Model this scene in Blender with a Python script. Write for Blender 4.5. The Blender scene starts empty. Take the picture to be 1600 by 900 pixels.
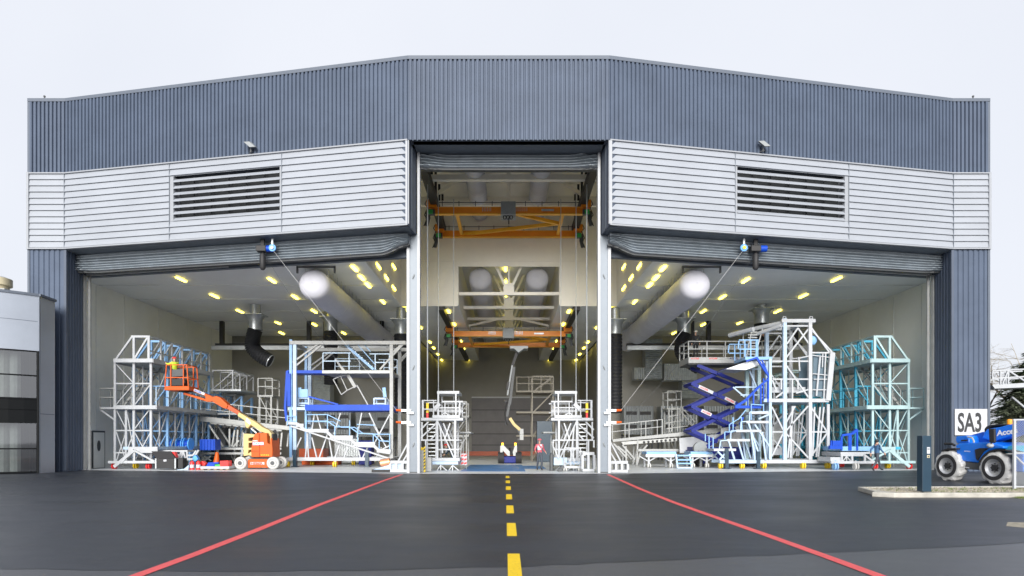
import bpy, bmesh, math, random
from mathutils import Vector, Matrix
random.seed(7)
R = math.radians
scene = bpy.context.scene
COL = scene.collection
V = Vector
VPX, VPY, FPX, CAMZ = 795.0, 690.0, 1000.0, 1.6
MIRROR = [False, 0.0]          # mirrored building about a vertical plane: x -> -x + off

def XF(p):
    return V((-p[0] + MIRROR[1], p[1], p[2])) if MIRROR[0] else V(p)

def P(px, py, Y):
    return V(((px - VPX) * Y / FPX, Y, CAMZ + (VPY - py) * Y / FPX))

def Z(ox, oy, s):
    return lambda x, y, Y: P(ox + x / s, oy + y / s, Y)

class MB:
    def __init__(self): self.v = []; self.f = []
    def add(self, vs, fs):
        o = len(self.v); self.v += [V(a) for a in vs]; self.f += [[i + o for i in f] for f in fs]; return self
    def box(self, x0, x1, y0, y1, z0, z1):
        vs = [(x, y, z) for x in (x0, x1) for y in (y0, y1) for z in (z0, z1)]
        return self.add(vs, [(0,1,3,2),(4,6,7,5),(0,4,5,1),(2,3,7,6),(0,2,6,4),(1,5,7,3)])
    def cbox(self, c, sx, sy, sz):
        return self.box(c[0]-sx/2, c[0]+sx/2, c[1]-sy/2, c[1]+sy/2, c[2]-sz/2, c[2]+sz/2)
    nbar = 0
    def bar(self, a, b, w, h=None, up=None):
        a = V(a); b = V(b); d = b - a
        MB.nbar += 1; k_ = MB.nbar % 11   # never two bars on one plane
        w = w*(1+.004*k_); h = (h or w)*(1+.0045*((k_*7) % 11)); a = a+V((0,.0011*(k_-5),0)); b = b+V((0,.0011*(k_-5),0))
        if d.length < 1e-5: return self
        d.normalize(); h = h or w
        u = V(up) if up else (V((0, 1, 0)) if abs(d.y) < .9 else V((0, 0, 1)))
        s = d.cross(u)
        if s.length < 1e-4: s = d.cross(V((1, 0, 0)))
        s.normalize(); t = s.cross(d).normalized()
        s *= w / 2; t *= h / 2
        vs = [a+s+t, a-s+t, a-s-t, a+s-t, b+s+t, b-s+t, b-s-t, b+s-t]
        return self.add(vs, [(0,1,2,3),(7,6,5,4),(0,4,5,1),(1,5,6,2),(2,6,7,3),(3,7,4,0)])
    def tube(self, pts, r, n=8, caps=True):
        pts = [V(p) for p in pts]; rs = r if isinstance(r, (list, tuple)) else [r]*len(pts)
        rings = []; prev = None
        for i, p in enumerate(pts):
            d = (pts[min(i+1, len(pts)-1)] - pts[max(i-1, 0)]).normalized()
            if prev is None:
                u = V((0,0,1)) if abs(d.z) < .9 else V((1,0,0))
                s = d.cross(u).normalized()
            else:
                s = (prev - d * prev.dot(d)).normalized()
            prev = s; t = s.cross(d)
            rings.append([p + (s*math.cos(2*math.pi*k/n) + t*math.sin(2*math.pi*k/n))*rs[i] for k in range(n)])
        vs = [q for r_ in rings for q in r_]; fs = []
        for i in range(len(pts)-1):
            for k in range(n):
                k2 = (k+1) % n
                fs.append((i*n+k, i*n+k2, (i+1)*n+k2, (i+1)*n+k))
        if caps: fs += [tuple(range(n))[::-1], tuple((len(pts)-1)*n + k for k in range(n))]
        return self.add(vs, fs)
    def prism(self, poly, ext):
        poly = [V(p) for p in poly]; e = V(ext); n = len(poly)
        fs = [tuple(range(n)), tuple(range(n, 2*n))[::-1]] + [(i, (i+1) % n, n+(i+1) % n, n+i) for i in range(n)]
        return self.add(poly + [p+e for p in poly], fs)
    def quad(self, a, b, c, d): return self.add([a, b, c, d], [(0,1,2,3)])
    def grid(self, rows):
        n = len(rows[0]); vs = [p for r_ in rows for p in r_]
        return self.add(vs, [(i*n+k, i*n+k+1, (i+1)*n+k+1, (i+1)*n+k) for i in range(len(rows)-1) for k in range(n-1)])
    def ball(self, c, r, n=10, m=6, sc=(1,1,1)):
        c = V(c); rows = []
        for i in range(m+1):
            a = math.pi*i/m
            rows.append([c + V((math.sin(a)*math.cos(2*math.pi*k/n)*r*sc[0], math.sin(a)*math.sin(2*math.pi*k/n)*r*sc[1], math.cos(a)*r*sc[2])) for k in range(n+1)])
        return self.grid(rows)
    def build(self, name, mat, parent=None, smooth=False, bevel=0, label=None):
        me = bpy.data.meshes.new(name)
        off = parent_world(parent)
        vs = [XF(p) - off for p in self.v]
        me.from_pydata(vs, [], self.f)
        bm = bmesh.new(); bm.from_mesh(me)
        if smooth: bmesh.ops.remove_doubles(bm, verts=bm.verts, dist=1e-5)
        bmesh.ops.recalc_face_normals(bm, faces=bm.faces)
        bm.to_mesh(me); bm.free()
        if mat: me.materials.append(mat)
        o = bpy.data.objects.new(name, me); COL.objects.link(o)
        if parent: o.parent = parent
        if smooth:
            me.polygons.foreach_set('use_smooth', [True]*len(me.polygons))
            me.set_sharp_from_angle(angle=R(38))
        if bevel:
            md = o.modifiers.new('edge', 'BEVEL'); md.width = bevel; md.segments = 2; md.limit_method = 'ANGLE'; md.angle_limit = R(40)
        if label: o['label'] = label
        return o

def parent_world(p):
    o = V((0,0,0))
    while p is not None:
        o += p.location; p = p.parent
    return o

def tag(o, label, cat, group=None):
    o['label'] = label; o['category'] = cat
    if group: o['group'] = group
    return o
def thing(name, label, cat, loc, group=None):
    o = bpy.data.objects.new(name, None); COL.objects.link(o)
    o.location = XF(loc); o.empty_display_size = .3
    return tag(o, label, cat, group)
def kind(o, k): o['kind'] = k; return o

# ---------------------------------------------------------------- materials
def mat(name, col, rough=.5, metal=0., var=.12, scale=3., bump=0., bscale=40., emit=None, estr=0., spec=.5, coat=0.):
    m = bpy.data.materials.new(name); m.use_nodes = True
    nt = m.node_tree; b = nt.nodes['Principled BSDF']
    b.inputs['Roughness'].default_value = rough; b.inputs['Metallic'].default_value = metal
    b.inputs['Specular IOR Level'].default_value = spec
    if coat: b.inputs['Coat Weight'].default_value = coat; b.inputs['Coat Roughness'].default_value = .15
    c = (*col, 1)
    if var > 0:
        tc = nt.nodes.new('ShaderNodeTexCoord')
        n = nt.nodes.new('ShaderNodeTexNoise'); n.inputs['Scale'].default_value = scale; n.inputs['Detail'].default_value = 6; n.inputs['Roughness'].default_value = .65
        nt.links.new(tc.outputs['Object'], n.inputs['Vector'])
        rp = nt.nodes.new('ShaderNodeMapRange'); rp.inputs['From Min'].default_value = .3; rp.inputs['From Max'].default_value = .7
        rp.inputs['To Min'].default_value = 1-var; rp.inputs['To Max'].default_value = 1+var*.6
        nt.links.new(n.outputs['Fac'], rp.inputs['Value'])
        mx = nt.nodes.new('ShaderNodeMix'); mx.data_type = 'RGBA'; mx.blend_type = 'MULTIPLY'; mx.inputs['Factor'].default_value = 1
        mx.inputs['A'].default_value = c
        nt.links.new(rp.outputs['Result'], mx.inputs['B'])
        nt.links.new(mx.outputs['Result'], b.inputs['Base Color'])
    else: b.inputs['Base Color'].default_value = c
    if bump:
        tc = nt.nodes.new('ShaderNodeTexCoord')
        n = nt.nodes.new('ShaderNodeTexNoise'); n.inputs['Scale'].default_value = bscale; n.inputs['Detail'].default_value = 4
        nt.links.new(tc.outputs['Object'], n.inputs['Vector'])
        bp = nt.nodes.new('ShaderNodeBump'); bp.inputs['Strength'].default_value = bump; bp.inputs['Distance'].default_value = .02
        nt.links.new(n.outputs['Fac'], bp.inputs['Height']); nt.links.new(bp.outputs['Normal'], b.inputs['Normal'])
    if emit:
        b.inputs['Emission Color'].default_value = (*emit, 1); b.inputs['Emission Strength'].default_value = estr
    return m

M = {}
M['slate'] = mat('slate_blue_steel', (.080,.104,.152), .55, .0, .14, .6, spec=.25)
M['slate_flat'] = mat('slate_flashing', (.070,.089,.128), .5, .0, .10, 1.5)
M['silver'] = mat('silver_cladding', (.315,.338,.376), .45, .0, .07, .5)
M['office_silver'] = mat('office_panel', (.34,.375,.435), .36, .2, .08, .5)
M['silver_trim'] = mat('silver_trim', (.30,.317,.345), .45, .0, .06, 1)
M['joint'] = mat('dark_joint', (.10,.12,.15), .6, 0, 0)
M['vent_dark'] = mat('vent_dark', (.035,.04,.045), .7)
M['coping'] = mat('coping_steel', (.10,.12,.155), .6, 0, .06, 3)
M['soffit'] = mat('soffit_grey', (.13,.155,.19), .6)
M['fabric'] = mat('door_fabric', (.36,.405,.445), .6, 0, .22, 2.2, .15, 12)
M['spandrel'] = mat('black_spandrel', (.006,.007,.008), .5, 0, 0, spec=.15)
M['rubber'] = mat('rubber_black', (.02,.02,.022), .6)
M['mull'] = mat('mullion_grey', (.165,.195,.23), .4, .1, .06)
M['white'] = mat('white_paint', (.43,.45,.475), .4, 0, .12, 2.5)
M['offwhite'] = mat('offwhite_paint', (.37,.38,.378), .5, 0, .15, 2.5)
M['wall'] = mat('insulated_panel_wall', (.82,.83,.80), .5, 0, .10, .25)
M['backwall'] = mat('shade_toned_back_panel', (.25,.245,.22), .55, 0, .12, .3)  # bay and nave panels: dimness of the deep interior put into the colour
M['ceil'] = mat('ceiling_panel', (.86,.88,.88), .42, 0, .08, .3)
M['cream'] = mat('cream_panel', (.89,.86,.76), .55, 0, .08, .3)
M['cream_beam'] = mat('cream_steel', (.86,.83,.74), .5, 0, .08, 1)
M['seam'] = mat('panel_seam', (.70,.72,.70), .4)
M['dseam'] = mat('dark_seam', (.22,.22,.21), .5)
M['tube'] = mat('fabric_air_tube', (.54,.545,.60), .7, 0, .08, 1.2, .25, 6)
M['galv'] = mat('galvanised_sheet', (.42,.45,.46), .35, .6, .25, 3)
M['blackhose'] = mat('black_hose', (.012,.013,.016), .55)
M['blackbeam'] = mat('black_beam', (.014,.014,.016), .5)
M['lamp'] = mat('lit_lamp', (.9,.8,.4), .5, 0, 0, emit=(1.0,.82,.10), estr=5.0)
M['crane'] = mat('crane_orange', (.86,.27,.012), .42, 0, .08, 2)
M['crane_y'] = mat('crane_yellow', (.85,.42,.03), .42, 0, .08, 2)
M['grey'] = mat('machine_grey', (.25,.27,.28), .5)
M['rear_door'] = mat('rear_door_panel', (.13,.125,.13), .5, 0, .15, .8)
M['dgrey'] = mat('dark_grey', (.07,.075,.08), .55)
M['pblue'] = mat('pale_blue_paint', (.22,.42,.70), .4, 0, .2, 1.4)
M['lblue'] = mat('ice_blue_paint', (.40,.53,.68), .4, 0, .15, 1.4)
M['teal'] = mat('pale_teal_paint', (.36,.50,.52), .4, 0, .2, 1.2)
M['dteal'] = mat('teal_paint', (.05,.34,.50), .4, 0, .25, 1.2)
M['blue'] = mat('royal_blue_paint', (.004,.06,.46), .45, 0, .15, 2, spec=.3)
M['navy'] = mat('navy_paint', (.004,.014,.19), .45, 0, .12, 2, spec=.3)
M['sky'] = mat('sky_blue_plastic', (.09,.35,.85), .4, 0, .2, 3)
M['orange'] = mat('machine_orange', (.58,.09,.005), .45, 0, .10, 3, spec=.35)
M['dorange'] = mat('dark_orange', (.45,.07,.01), .45, 0, .12, 3)
M['mcream'] = mat('machine_cream', (.60,.46,.20), .45, 0, .10, 3, spec=.35)
M['tyre_w'] = mat('white_tyre', (.52,.52,.50), .7, 0, .2, 8, .4, 30)
M['wrap'] = mat('white_plastic_wrap', (.58,.58,.57), .35, 0, .14, 6, .9, 9)
M['tyre'] = mat('black_tyre', (.025,.025,.027), .75, 0, .2, 10)
M['rim'] = mat('silver_rim', (.50,.51,.53), .35, .5, .1)
M['alu'] = mat('aluminium', (.52,.55,.57), .38, .5, .12, 3)
M['greysteel'] = mat('grey_steel', (.40,.41,.40), .45, .2, .15, 2)
M['yellow'] = mat('safety_yellow', (.85,.60,.02), .45)
M['red'] = mat('signal_red', (.80,.03,.03), .4, 0, .1, 5)
M['amber'] = mat('amber_beacon', (.9,.35,.02), .3, 0, 0)
M['amber_lit'] = mat('amber_beacon_lit', (.9,.35,.02), .3, 0, 0, emit=(1,.35,.02), estr=5.0)
M['green'] = mat('plastic_green', (.05,.45,.10), .45)
M['wood'] = mat('pallet_wood', (.38,.26,.15), .75, 0, .25, 8)
M['copper'] = mat('copper_coil', (.75,.36,.20), .35, .5, .25, 10)
M['navybox'] = mat('post_navy', (.012,.038,.065), .35, 0, .06)
M['teleblue'] = mat('machine_blue', (.006,.17,.75), .28, 0, .06, 2, coat=.5)
M['teledark'] = mat('machine_dark_blue', (.006,.10,.50), .3, 0, .06, 2, coat=.4)
M['letters'] = mat('letter_black', (.03,.032,.035), .5)
M['sign'] = mat('sign_white', (.50,.515,.55), .4, 0, .05)
M['wtext'] = mat('letter_white', (.8,.8,.82), .45, 0, 0)
M['rope'] = mat('steel_rope', (.55,.55,.55), .5)
M['skin'] = mat('skin', (.55,.33,.24), .6)
M['kerb'] = mat('kerb_concrete', (.42,.405,.36), .75, 0, .28, 3, .4, 30)
M['floor'] = mat('hangar_concrete', (.62,.65,.67), .40, 0, .16, .5)
M['bluemat'] = mat('blue_floor_sheet', (.08,.22,.48), .45, 0, .35, 1.2)
M['curtain'] = mat('pale_drape', (.50,.50,.46), .7, 0, .2, 1.5)
M['flcream'] = mat('gangway_cream', (.60,.53,.36), .5)
M['hivis'] = mat('hivis_yellow', (.60,.80,.05), .6)

def clampmat(name, col, a): pass

def glass(name, tint=(.75,.8,.8), t=.72):
    m = bpy.data.materials.new(name); m.use_nodes = True; nt = m.node_tree
    for n in list(nt.nodes): nt.nodes.remove(n)
    o = nt.nodes.new('ShaderNodeOutputMaterial'); mx = nt.nodes.new('ShaderNodeMixShader')
    tr = nt.nodes.new('ShaderNodeBsdfTransparent'); gl = nt.nodes.new('ShaderNodeBsdfGlossy')
    tr.inputs[0].default_value = (*tint, 1); gl.inputs['Roughness'].default_value = .03
    mx.inputs[0].default_value = 1-t
    nt.links.new(tr.outputs[0], mx.inputs[1]); nt.links.new(gl.outputs[0], mx.inputs[2]); nt.links.new(mx.outputs[0], o.inputs[0])
    return m
M['glass'] = glass('window_glass', (.50,.54,.55), .72)
M['cagepane'] = mat('cage_pane', (.11,.16,.20), .15, 0, .1)
M['darkglass'] = glass('tinted_glass', (.12,.16,.20), .80)

def asphalt(name, c0, c1, r0, r1, tracks=True):
    m = bpy.data.materials.new(name); m.use_nodes = True; nt = m.node_tree; b = nt.nodes['Principled BSDF']
    L = nt.links.new
    tc = nt.nodes.new('ShaderNodeTexCoord')
    def noise(sc, det=6, stretch=None):
        n = nt.nodes.new('ShaderNodeTexNoise'); n.inputs['Scale'].default_value = sc; n.inputs['Detail'].default_value = det; n.inputs['Roughness'].default_value = .6
        if stretch:
            mp = nt.nodes.new('ShaderNodeMapping'); mp.inputs['Scale'].default_value = stretch
            L(tc.outputs['Object'], mp.inputs[0]); L(mp.outputs[0], n.inputs['Vector'])
        else: L(tc.outputs['Object'], n.inputs['Vector'])
        return n.outputs['Fac']
    big = noise(.22, 4, (1, 2.2, 1)); fine = noise(70, 3); streak = noise(.9, 5, (.6, 1.6, 1))
    add = nt.nodes.new('ShaderNodeMath'); add.operation = 'MULTIPLY_ADD'; L(fine, add.inputs[0]); add.inputs[1].default_value = .75; L(big, add.inputs[2])
    a2 = nt.nodes.new('ShaderNodeMath'); a2.operation = 'MULTIPLY_ADD'; L(streak, a2.inputs[0]); a2.inputs[1].default_value = .22; L(add.outputs[0], a2.inputs[2])
    mr = nt.nodes.new('ShaderNodeMapRange'); mr.inputs['From Min'].default_value = .62; mr.inputs['From Max'].default_value = 1.3; L(a2.outputs[0], mr.inputs['Value'])
    mx = nt.nodes.new('ShaderNodeMix'); mx.data_type = 'RGBA'; mx.inputs['A'].default_value = (*c0, 1); mx.inputs['B'].default_value = (*c1, 1)
    L(mr.outputs['Result'], mx.inputs['Factor']); L(mx.outputs['Result'], b.inputs['Base Color'])
    rr = nt.nodes.new('ShaderNodeMapRange'); rr.inputs['From Min'].default_value = .3; rr.inputs['From Max'].default_value = .7
    rr.inputs['To Min'].default_value = r0; rr.inputs['To Max'].default_value = r1
    L(big, rr.inputs['Value']); L(rr.outputs['Result'], b.inputs['Roughness'])
    bp = nt.nodes.new('ShaderNodeBump'); bp.inputs['Strength'].default_value = .32; bp.inputs['Distance'].default_value = .012
    L(noise(110, 2), bp.inputs['Height']); L(bp.outputs['Normal'], b.inputs['Normal'])
    return m
M['apron'] = asphalt('fresh_asphalt', (.012,.0152,.0225), (.024,.0295,.041), .36, .54)
M['old'] = asphalt('older_asphalt', (.042,.045,.052), (.076,.081,.092), .30, .50)

# worn road paint: asphalt shows through
def paint(name, col, wear=.5):
    m = mat(name, col, .55, 0, .10, 4); nt = m.node_tree; b = nt.nodes['Principled BSDF']
    src = b.inputs['Base Color'].links[0].from_socket
    tc = nt.nodes.new('ShaderNodeTexCoord'); n = nt.nodes.new('ShaderNodeTexNoise'); n.inputs['Scale'].default_value = 26; n.inputs['Detail'].default_value = 6
    nt.links.new(tc.outputs['Object'], n.inputs['Vector'])
    mr = nt.nodes.new('ShaderNodeMapRange'); mr.inputs['From Min'].default_value = .60; mr.inputs['From Max'].default_value = .72; mr.inputs['To Max'].default_value = wear
    nt.links.new(n.outputs['Fac'], mr.inputs['Value'])
    mx = nt.nodes.new('ShaderNodeMix'); mx.data_type = 'RGBA'; mx.inputs['B'].default_value = (.04,.04,.045,1)
    nt.links.new(mr.outputs['Result'], mx.inputs['Factor']); nt.links.new(src, mx.inputs['A']); nt.links.new(mx.outputs['Result'], b.inputs['Base Color'])
    return m
M['redline'] = paint('red_road_paint', (.66,.085,.09), .7)
M['yelline'] = paint('yellow_road_paint', (.78,.53,.008), .7)

# ---------------------------------------------------------------- camera, light, sky
cam = bpy.data.cameras.new('camera'); co = bpy.data.objects.new('camera', cam); COL.objects.link(co); scene.camera = co
co.location = (0, 0, CAMZ); co.rotation_euler = (R(90), 0, 0)
cam.sensor_width = 36; cam.lens = FPX/1600*36; cam.shift_x = (800-VPX)/1600; cam.shift_y = (VPY-450)/1600
cam.clip_start = .1; cam.clip_end = 3000
SUN_EL, SUN_AZ = 20, 183     # light from behind the camera
w = bpy.data.worlds.new('World'); scene.world = w; w.use_nodes = True
nt = w.node_tree; bg = nt.nodes['Background']
sk = nt.nodes.new('ShaderNodeTexSky'); sk.sky_type = 'NISHITA'; sk.sun_disc = False
sk.sun_elevation = R(SUN_EL); sk.sun_rotation = R(SUN_AZ); sk.air_density = 1; sk.dust_density = 4; sk.ozone_density = 1
tc = nt.nodes.new('ShaderNodeTexCoord'); nz = nt.nodes.new('ShaderNodeTexNoise'); nz.inputs['Scale'].default_value = 2.2; nz.inputs['Detail'].default_value = 5
nt.links.new(tc.outputs['Generated'], nz.inputs['Vector'])
mr = nt.nodes.new('ShaderNodeMapRange'); mr.inputs['From Min'].default_value = .3; mr.inputs['From Max'].default_value = .7; mr.inputs['To Min'].default_value = .90; mr.inputs['To Max'].default_value = .98
nt.links.new(nz.outputs['Fac'], mr.inputs['Value'])
mx = nt.nodes.new('ShaderNodeMix'); mx.data_type = 'RGBA'; mx.inputs['B'].default_value = (5.75, 5.95, 6.45, 1)   # the cloud deck
nt.links.new(mr.outputs['Result'], mx.inputs['Factor']); nt.links.new(sk.outputs[0], mx.inputs['A']); nt.links.new(mx.outputs['Result'], bg.inputs['Color'])
bg.inputs['Strength'].default_value = .1
sl = bpy.data.lights.new('sun', 'SUN'); sl.energy = 3.5; sl.angle = R(40); sl.color = (1, .97, .93)
so = bpy.data.objects.new('sun', sl); COL.objects.link(so); so.location = (-20, -30, 60)
so.rotation_euler = (R(90-SUN_EL), 0, R(180-SUN_AZ))
vs = scene.view_settings; vs.view_transform = 'Standard'; vs.look = 'None'; vs.exposure = .62; vs.gamma = 1
scene.cycles.max_bounces = 7; scene.cycles.diffuse_bounces = 5; scene.cycles.glossy_bounces = 3; scene.cycles.transparent_max_bounces = 10
scene.cycles.use_denoising = True
scene.cycles.sample_clamp_indirect = 6

# ---------------------------------------------------------------- text
def text(s, size, m, parent, origin, xdir, zdir, name='lettering', sx=1., bold=0., depth=.004, align='LEFT', shear=0.):
    cu = bpy.data.curves.new('t', 'FONT'); cu.body = s; cu.size = size; cu.offset = bold; cu.align_x = align; cu.align_y = 'BOTTOM_BASELINE'; cu.shear = shear
    cu.resolution_u = 3
    to = bpy.data.objects.new('t', cu); COL.objects.link(to)
    bpy.context.view_layer.update()
    me = bpy.data.meshes.new_from_object(to.evaluated_get(bpy.context.evaluated_depsgraph_get()))
    bpy.data.objects.remove(to)
    x = V(xdir).normalized(); z = V(zdir).normalized(); n = x.cross(z).normalized()
    off = parent_world(parent)
    for v in me.vertices:
        v.co = V(origin) + x*v.co.x*sx + z*v.co.y + n*depth - off
    me.materials.clear(); me.materials.append(m); me.name = name
    o = bpy.data.objects.new(name, me); COL.objects.link(o); o.parent = parent
    return o
# ================================================================ ground
def sheet(name, pts, z, m):
    b = MB(); b.add([(x, y, z) for x, y in pts], [tuple(range(len(pts)))]); o = b.build(name, m); return kind(o, 'structure')
sheet('ground', [(-900,-300),(900,-300),(900,1500),(-900,1500)], -.004, M['old'])
# fresh asphalt apron over the older asphalt, its seam runs across the front of the frame
def gp(px, py):
    Y = CAMZ*1000/(py-VPY); return ((px-VPX)*Y/1000, Y)
seam = [(-30, 7.6), gp(0,888), gp(420,893), gp(800,886), gp(1000,876), gp(1300,863), gp(1600,848), (24, 10.6)]
seam2 = []
for i in range(len(seam)-1):
    for k in range(6):
        t = k/6; seam2.append((seam[i][0]*(1-t)+seam[i+1][0]*t, seam[i][1]*(1-t)+seam[i+1][1]*t + random.uniform(-.05,.05)))
seam2.append(seam[-1])
sheet('asphalt_apron', seam2 + [(60,20),(60,60),(-60,60),(-60,7.6)], 0, M['apron'])
b = MB(); b.add([(-24.3,36.0,.006),(-4.9,31.95,.006),(4.9,31.95,.006),(24.3,36.0,.006),(24.7,36.2,.006),(24.7,75,.006),(-24.7,75,.006),(-24.7,36.2,.006)], [tuple(range(8))])
kind(b.build('hangar_floor', M['floor']), 'structure')
# threshold sill of paler concrete
b = MB(); b.prism([(-24.0,35.92,.008),(-4.8,31.90,.008),(4.8,31.90,.008),(24.0,35.92,.008),(24.0,36.22,.008),(4.8,32.2,.008),(-4.8,32.2,.008),(-24.0,36.22,.008)], (0,0,.012))
kind(b.build('door_threshold', M['white']), 'structure')
def line(name, pts, w, z, m):
    rows = [[], []]
    for i, p in enumerate(pts):
        a = V(pts[max(i-1,0)]); c = V(pts[min(i+1,len(pts)-1)]); d = (c-a).normalized(); n = V((-d.y, d.x))
        for s, r_ in ((1, rows[0]), (-1, rows[1])): q = V(p)+n*w/2*s; r_.append((q.x, q.y, z))
    mb = MB(); mb.grid(rows); return kind(mb.build(name, m), 'structure')
line('red_line', [gp(628,741.5), gp(600,751), gp(560,766), gp(500,788.5), gp(400,829), gp(300,868), gp(210,901), (-4.2, 6.2), (-4.0, 3.0)], .17, .004, M['redline'])
line('red_line', [gp(950,741.5), gp(1000,764), gp(1050,784), gp(1100,802), gp(1200,837), gp(1300,873), gp(1376,901), (4.25, 6.2), (4.1, 3.0)], .17, .004, M['redline'])
D0 = 1600/127.; PER = 3.44
for k in range(-5, 3):
    y0 = 1600/148. - PER*k*1.0
    xo = lambda y: .005*y + (.0)
    c0 = (-.08 + (32-y0)*.0063)
    sheet('yellow_dash', [(c0-.085, y0),(c0+.085, y0),(c0+.078, y0+1.75),(c0-.092, y0+1.75)], .004, M['yelline']) if y0 > -2 else None

# ================================================================ hangar
XO, XI, XC = 25.75, 23.8, 4.8
YE, YC = 34.4, 30.6
HG = thing('hangar', 'huge slate and silver steel hangar with tall open middle bay and two wide open bays', 'hangar', (0, 34, 0))
front = [(-XO,YE),(-XI,YE),(-XC,YC),(XC,YC),(XI,YE),(XO,YE)]
def ribbed(mb, path, z0, z1, per, dep, prof=(0,.12,.24,.76,.88)):
    offs = (0,0,1,1,0)
    top = []; 
    for (a, c) in zip(path, path[1:]):
        a = V(a); c = V(c); d = c-a; L = d.length; d.normalize(); n = V((d.y, -d.x)); k = max(1, round(L/per)); p = L/k
        for i in range(k):
            for t, o in zip(prof, offs): top.append(a + d*(p*(i+t)) + n*dep*o)
        top.append(c)
    mb.grid([[(q.x,q.y,z0) for q in top], [(q.x,q.y,z1) for q in top]])
mb = MB(); ribbed(mb, front, 16.0, 19.85, .215, .085); mb.build('upper_cladding', M['slate'], HG)
# solid behind the upper cladding
mb = MB(); mb.prism([(x, y+.03, 16.02) for x, y in front] + [(XO,YE+.5,16.02),(XI,YE+.5,16.02),(XC,YC+.5,16.02),(-XC,YC+.5,16.02),(-XI,YE+.5,16.02),(-XO,YE+.5,16.02)], (0,0,3.8)); mb.build('parapet_backing', M['slate_flat'], HG)
mb = MB()
for a, c in zip(front, front[1:]): mb.bar((a[0],a[1]+.1,19.93), (c[0],c[1]+.1,19.93), .44, .17, up=(0,1,0)) if 0 else None
for i in range(len(front)-1):
    (x0,y0),(x1,y1) = front[i], front[i+1]
    mb.prism([(x0-(.06 if i==0 else 0), y0-.1, 19.84),(x1+(.06 if i==4 else 0), y1-.1, 19.84),(x1+(.06 if i==4 else 0),y1+.5,19.84),(x0-(.06 if i==0 else 0),y0+.5,19.84)], (0,0,.17))
mb.build('coping', M['coping'], HG)
for s in (-1, 1):
    mb = MB(); mb.box(s*(XO+.012)-.06, s*(XO+.012)+.06, YE-.075, YE+.06, 15.98, 19.83); mb.box(s*(XO+.012)-.06, s*(XO+.012)+.06, YE-.075, YE+.06, 0.05, 11.9); mb.build('corner_trim', M['coping'], HG)
    mb = MB(); mb.tube([(s*25.1,34.6,20),(s*25.1,34.6,20.22)], .035, 6); mb.ball((s*25.1,34.6,20.26), .06, 8, 5); mb.build('lightning_rod', M['dgrey'], HG)
# roof and outer walls
mb = MB()
mb.prism([(-XO,YE+.45,19.6),(-XI,YE+.45,19.6),(-XC,YC+.45,19.6),(XC,YC+.45,19.6),(XI,YE+.45,19.6),(XO,YE+.45,19.6),(XO,76,19.6),(-XO,76,19.6)], (0,0,.15))
mb.build('roof', M['grey'], HG)
for s in (-1, 1):
    mb = MB(); ribbed(mb, [(s*XO,YE+.2),(s*XO,76)] if s > 0 else [(s*XO,76),(s*XO,YE+.2)], 0, 19.6, .25, .04); mb.build('side_wall', M['slate'], HG)
mb = MB(); mb.box(-XO,XO,75.9,76.1,0,19.6); mb.build('back_wall', M['slate_flat'], HG)
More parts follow.
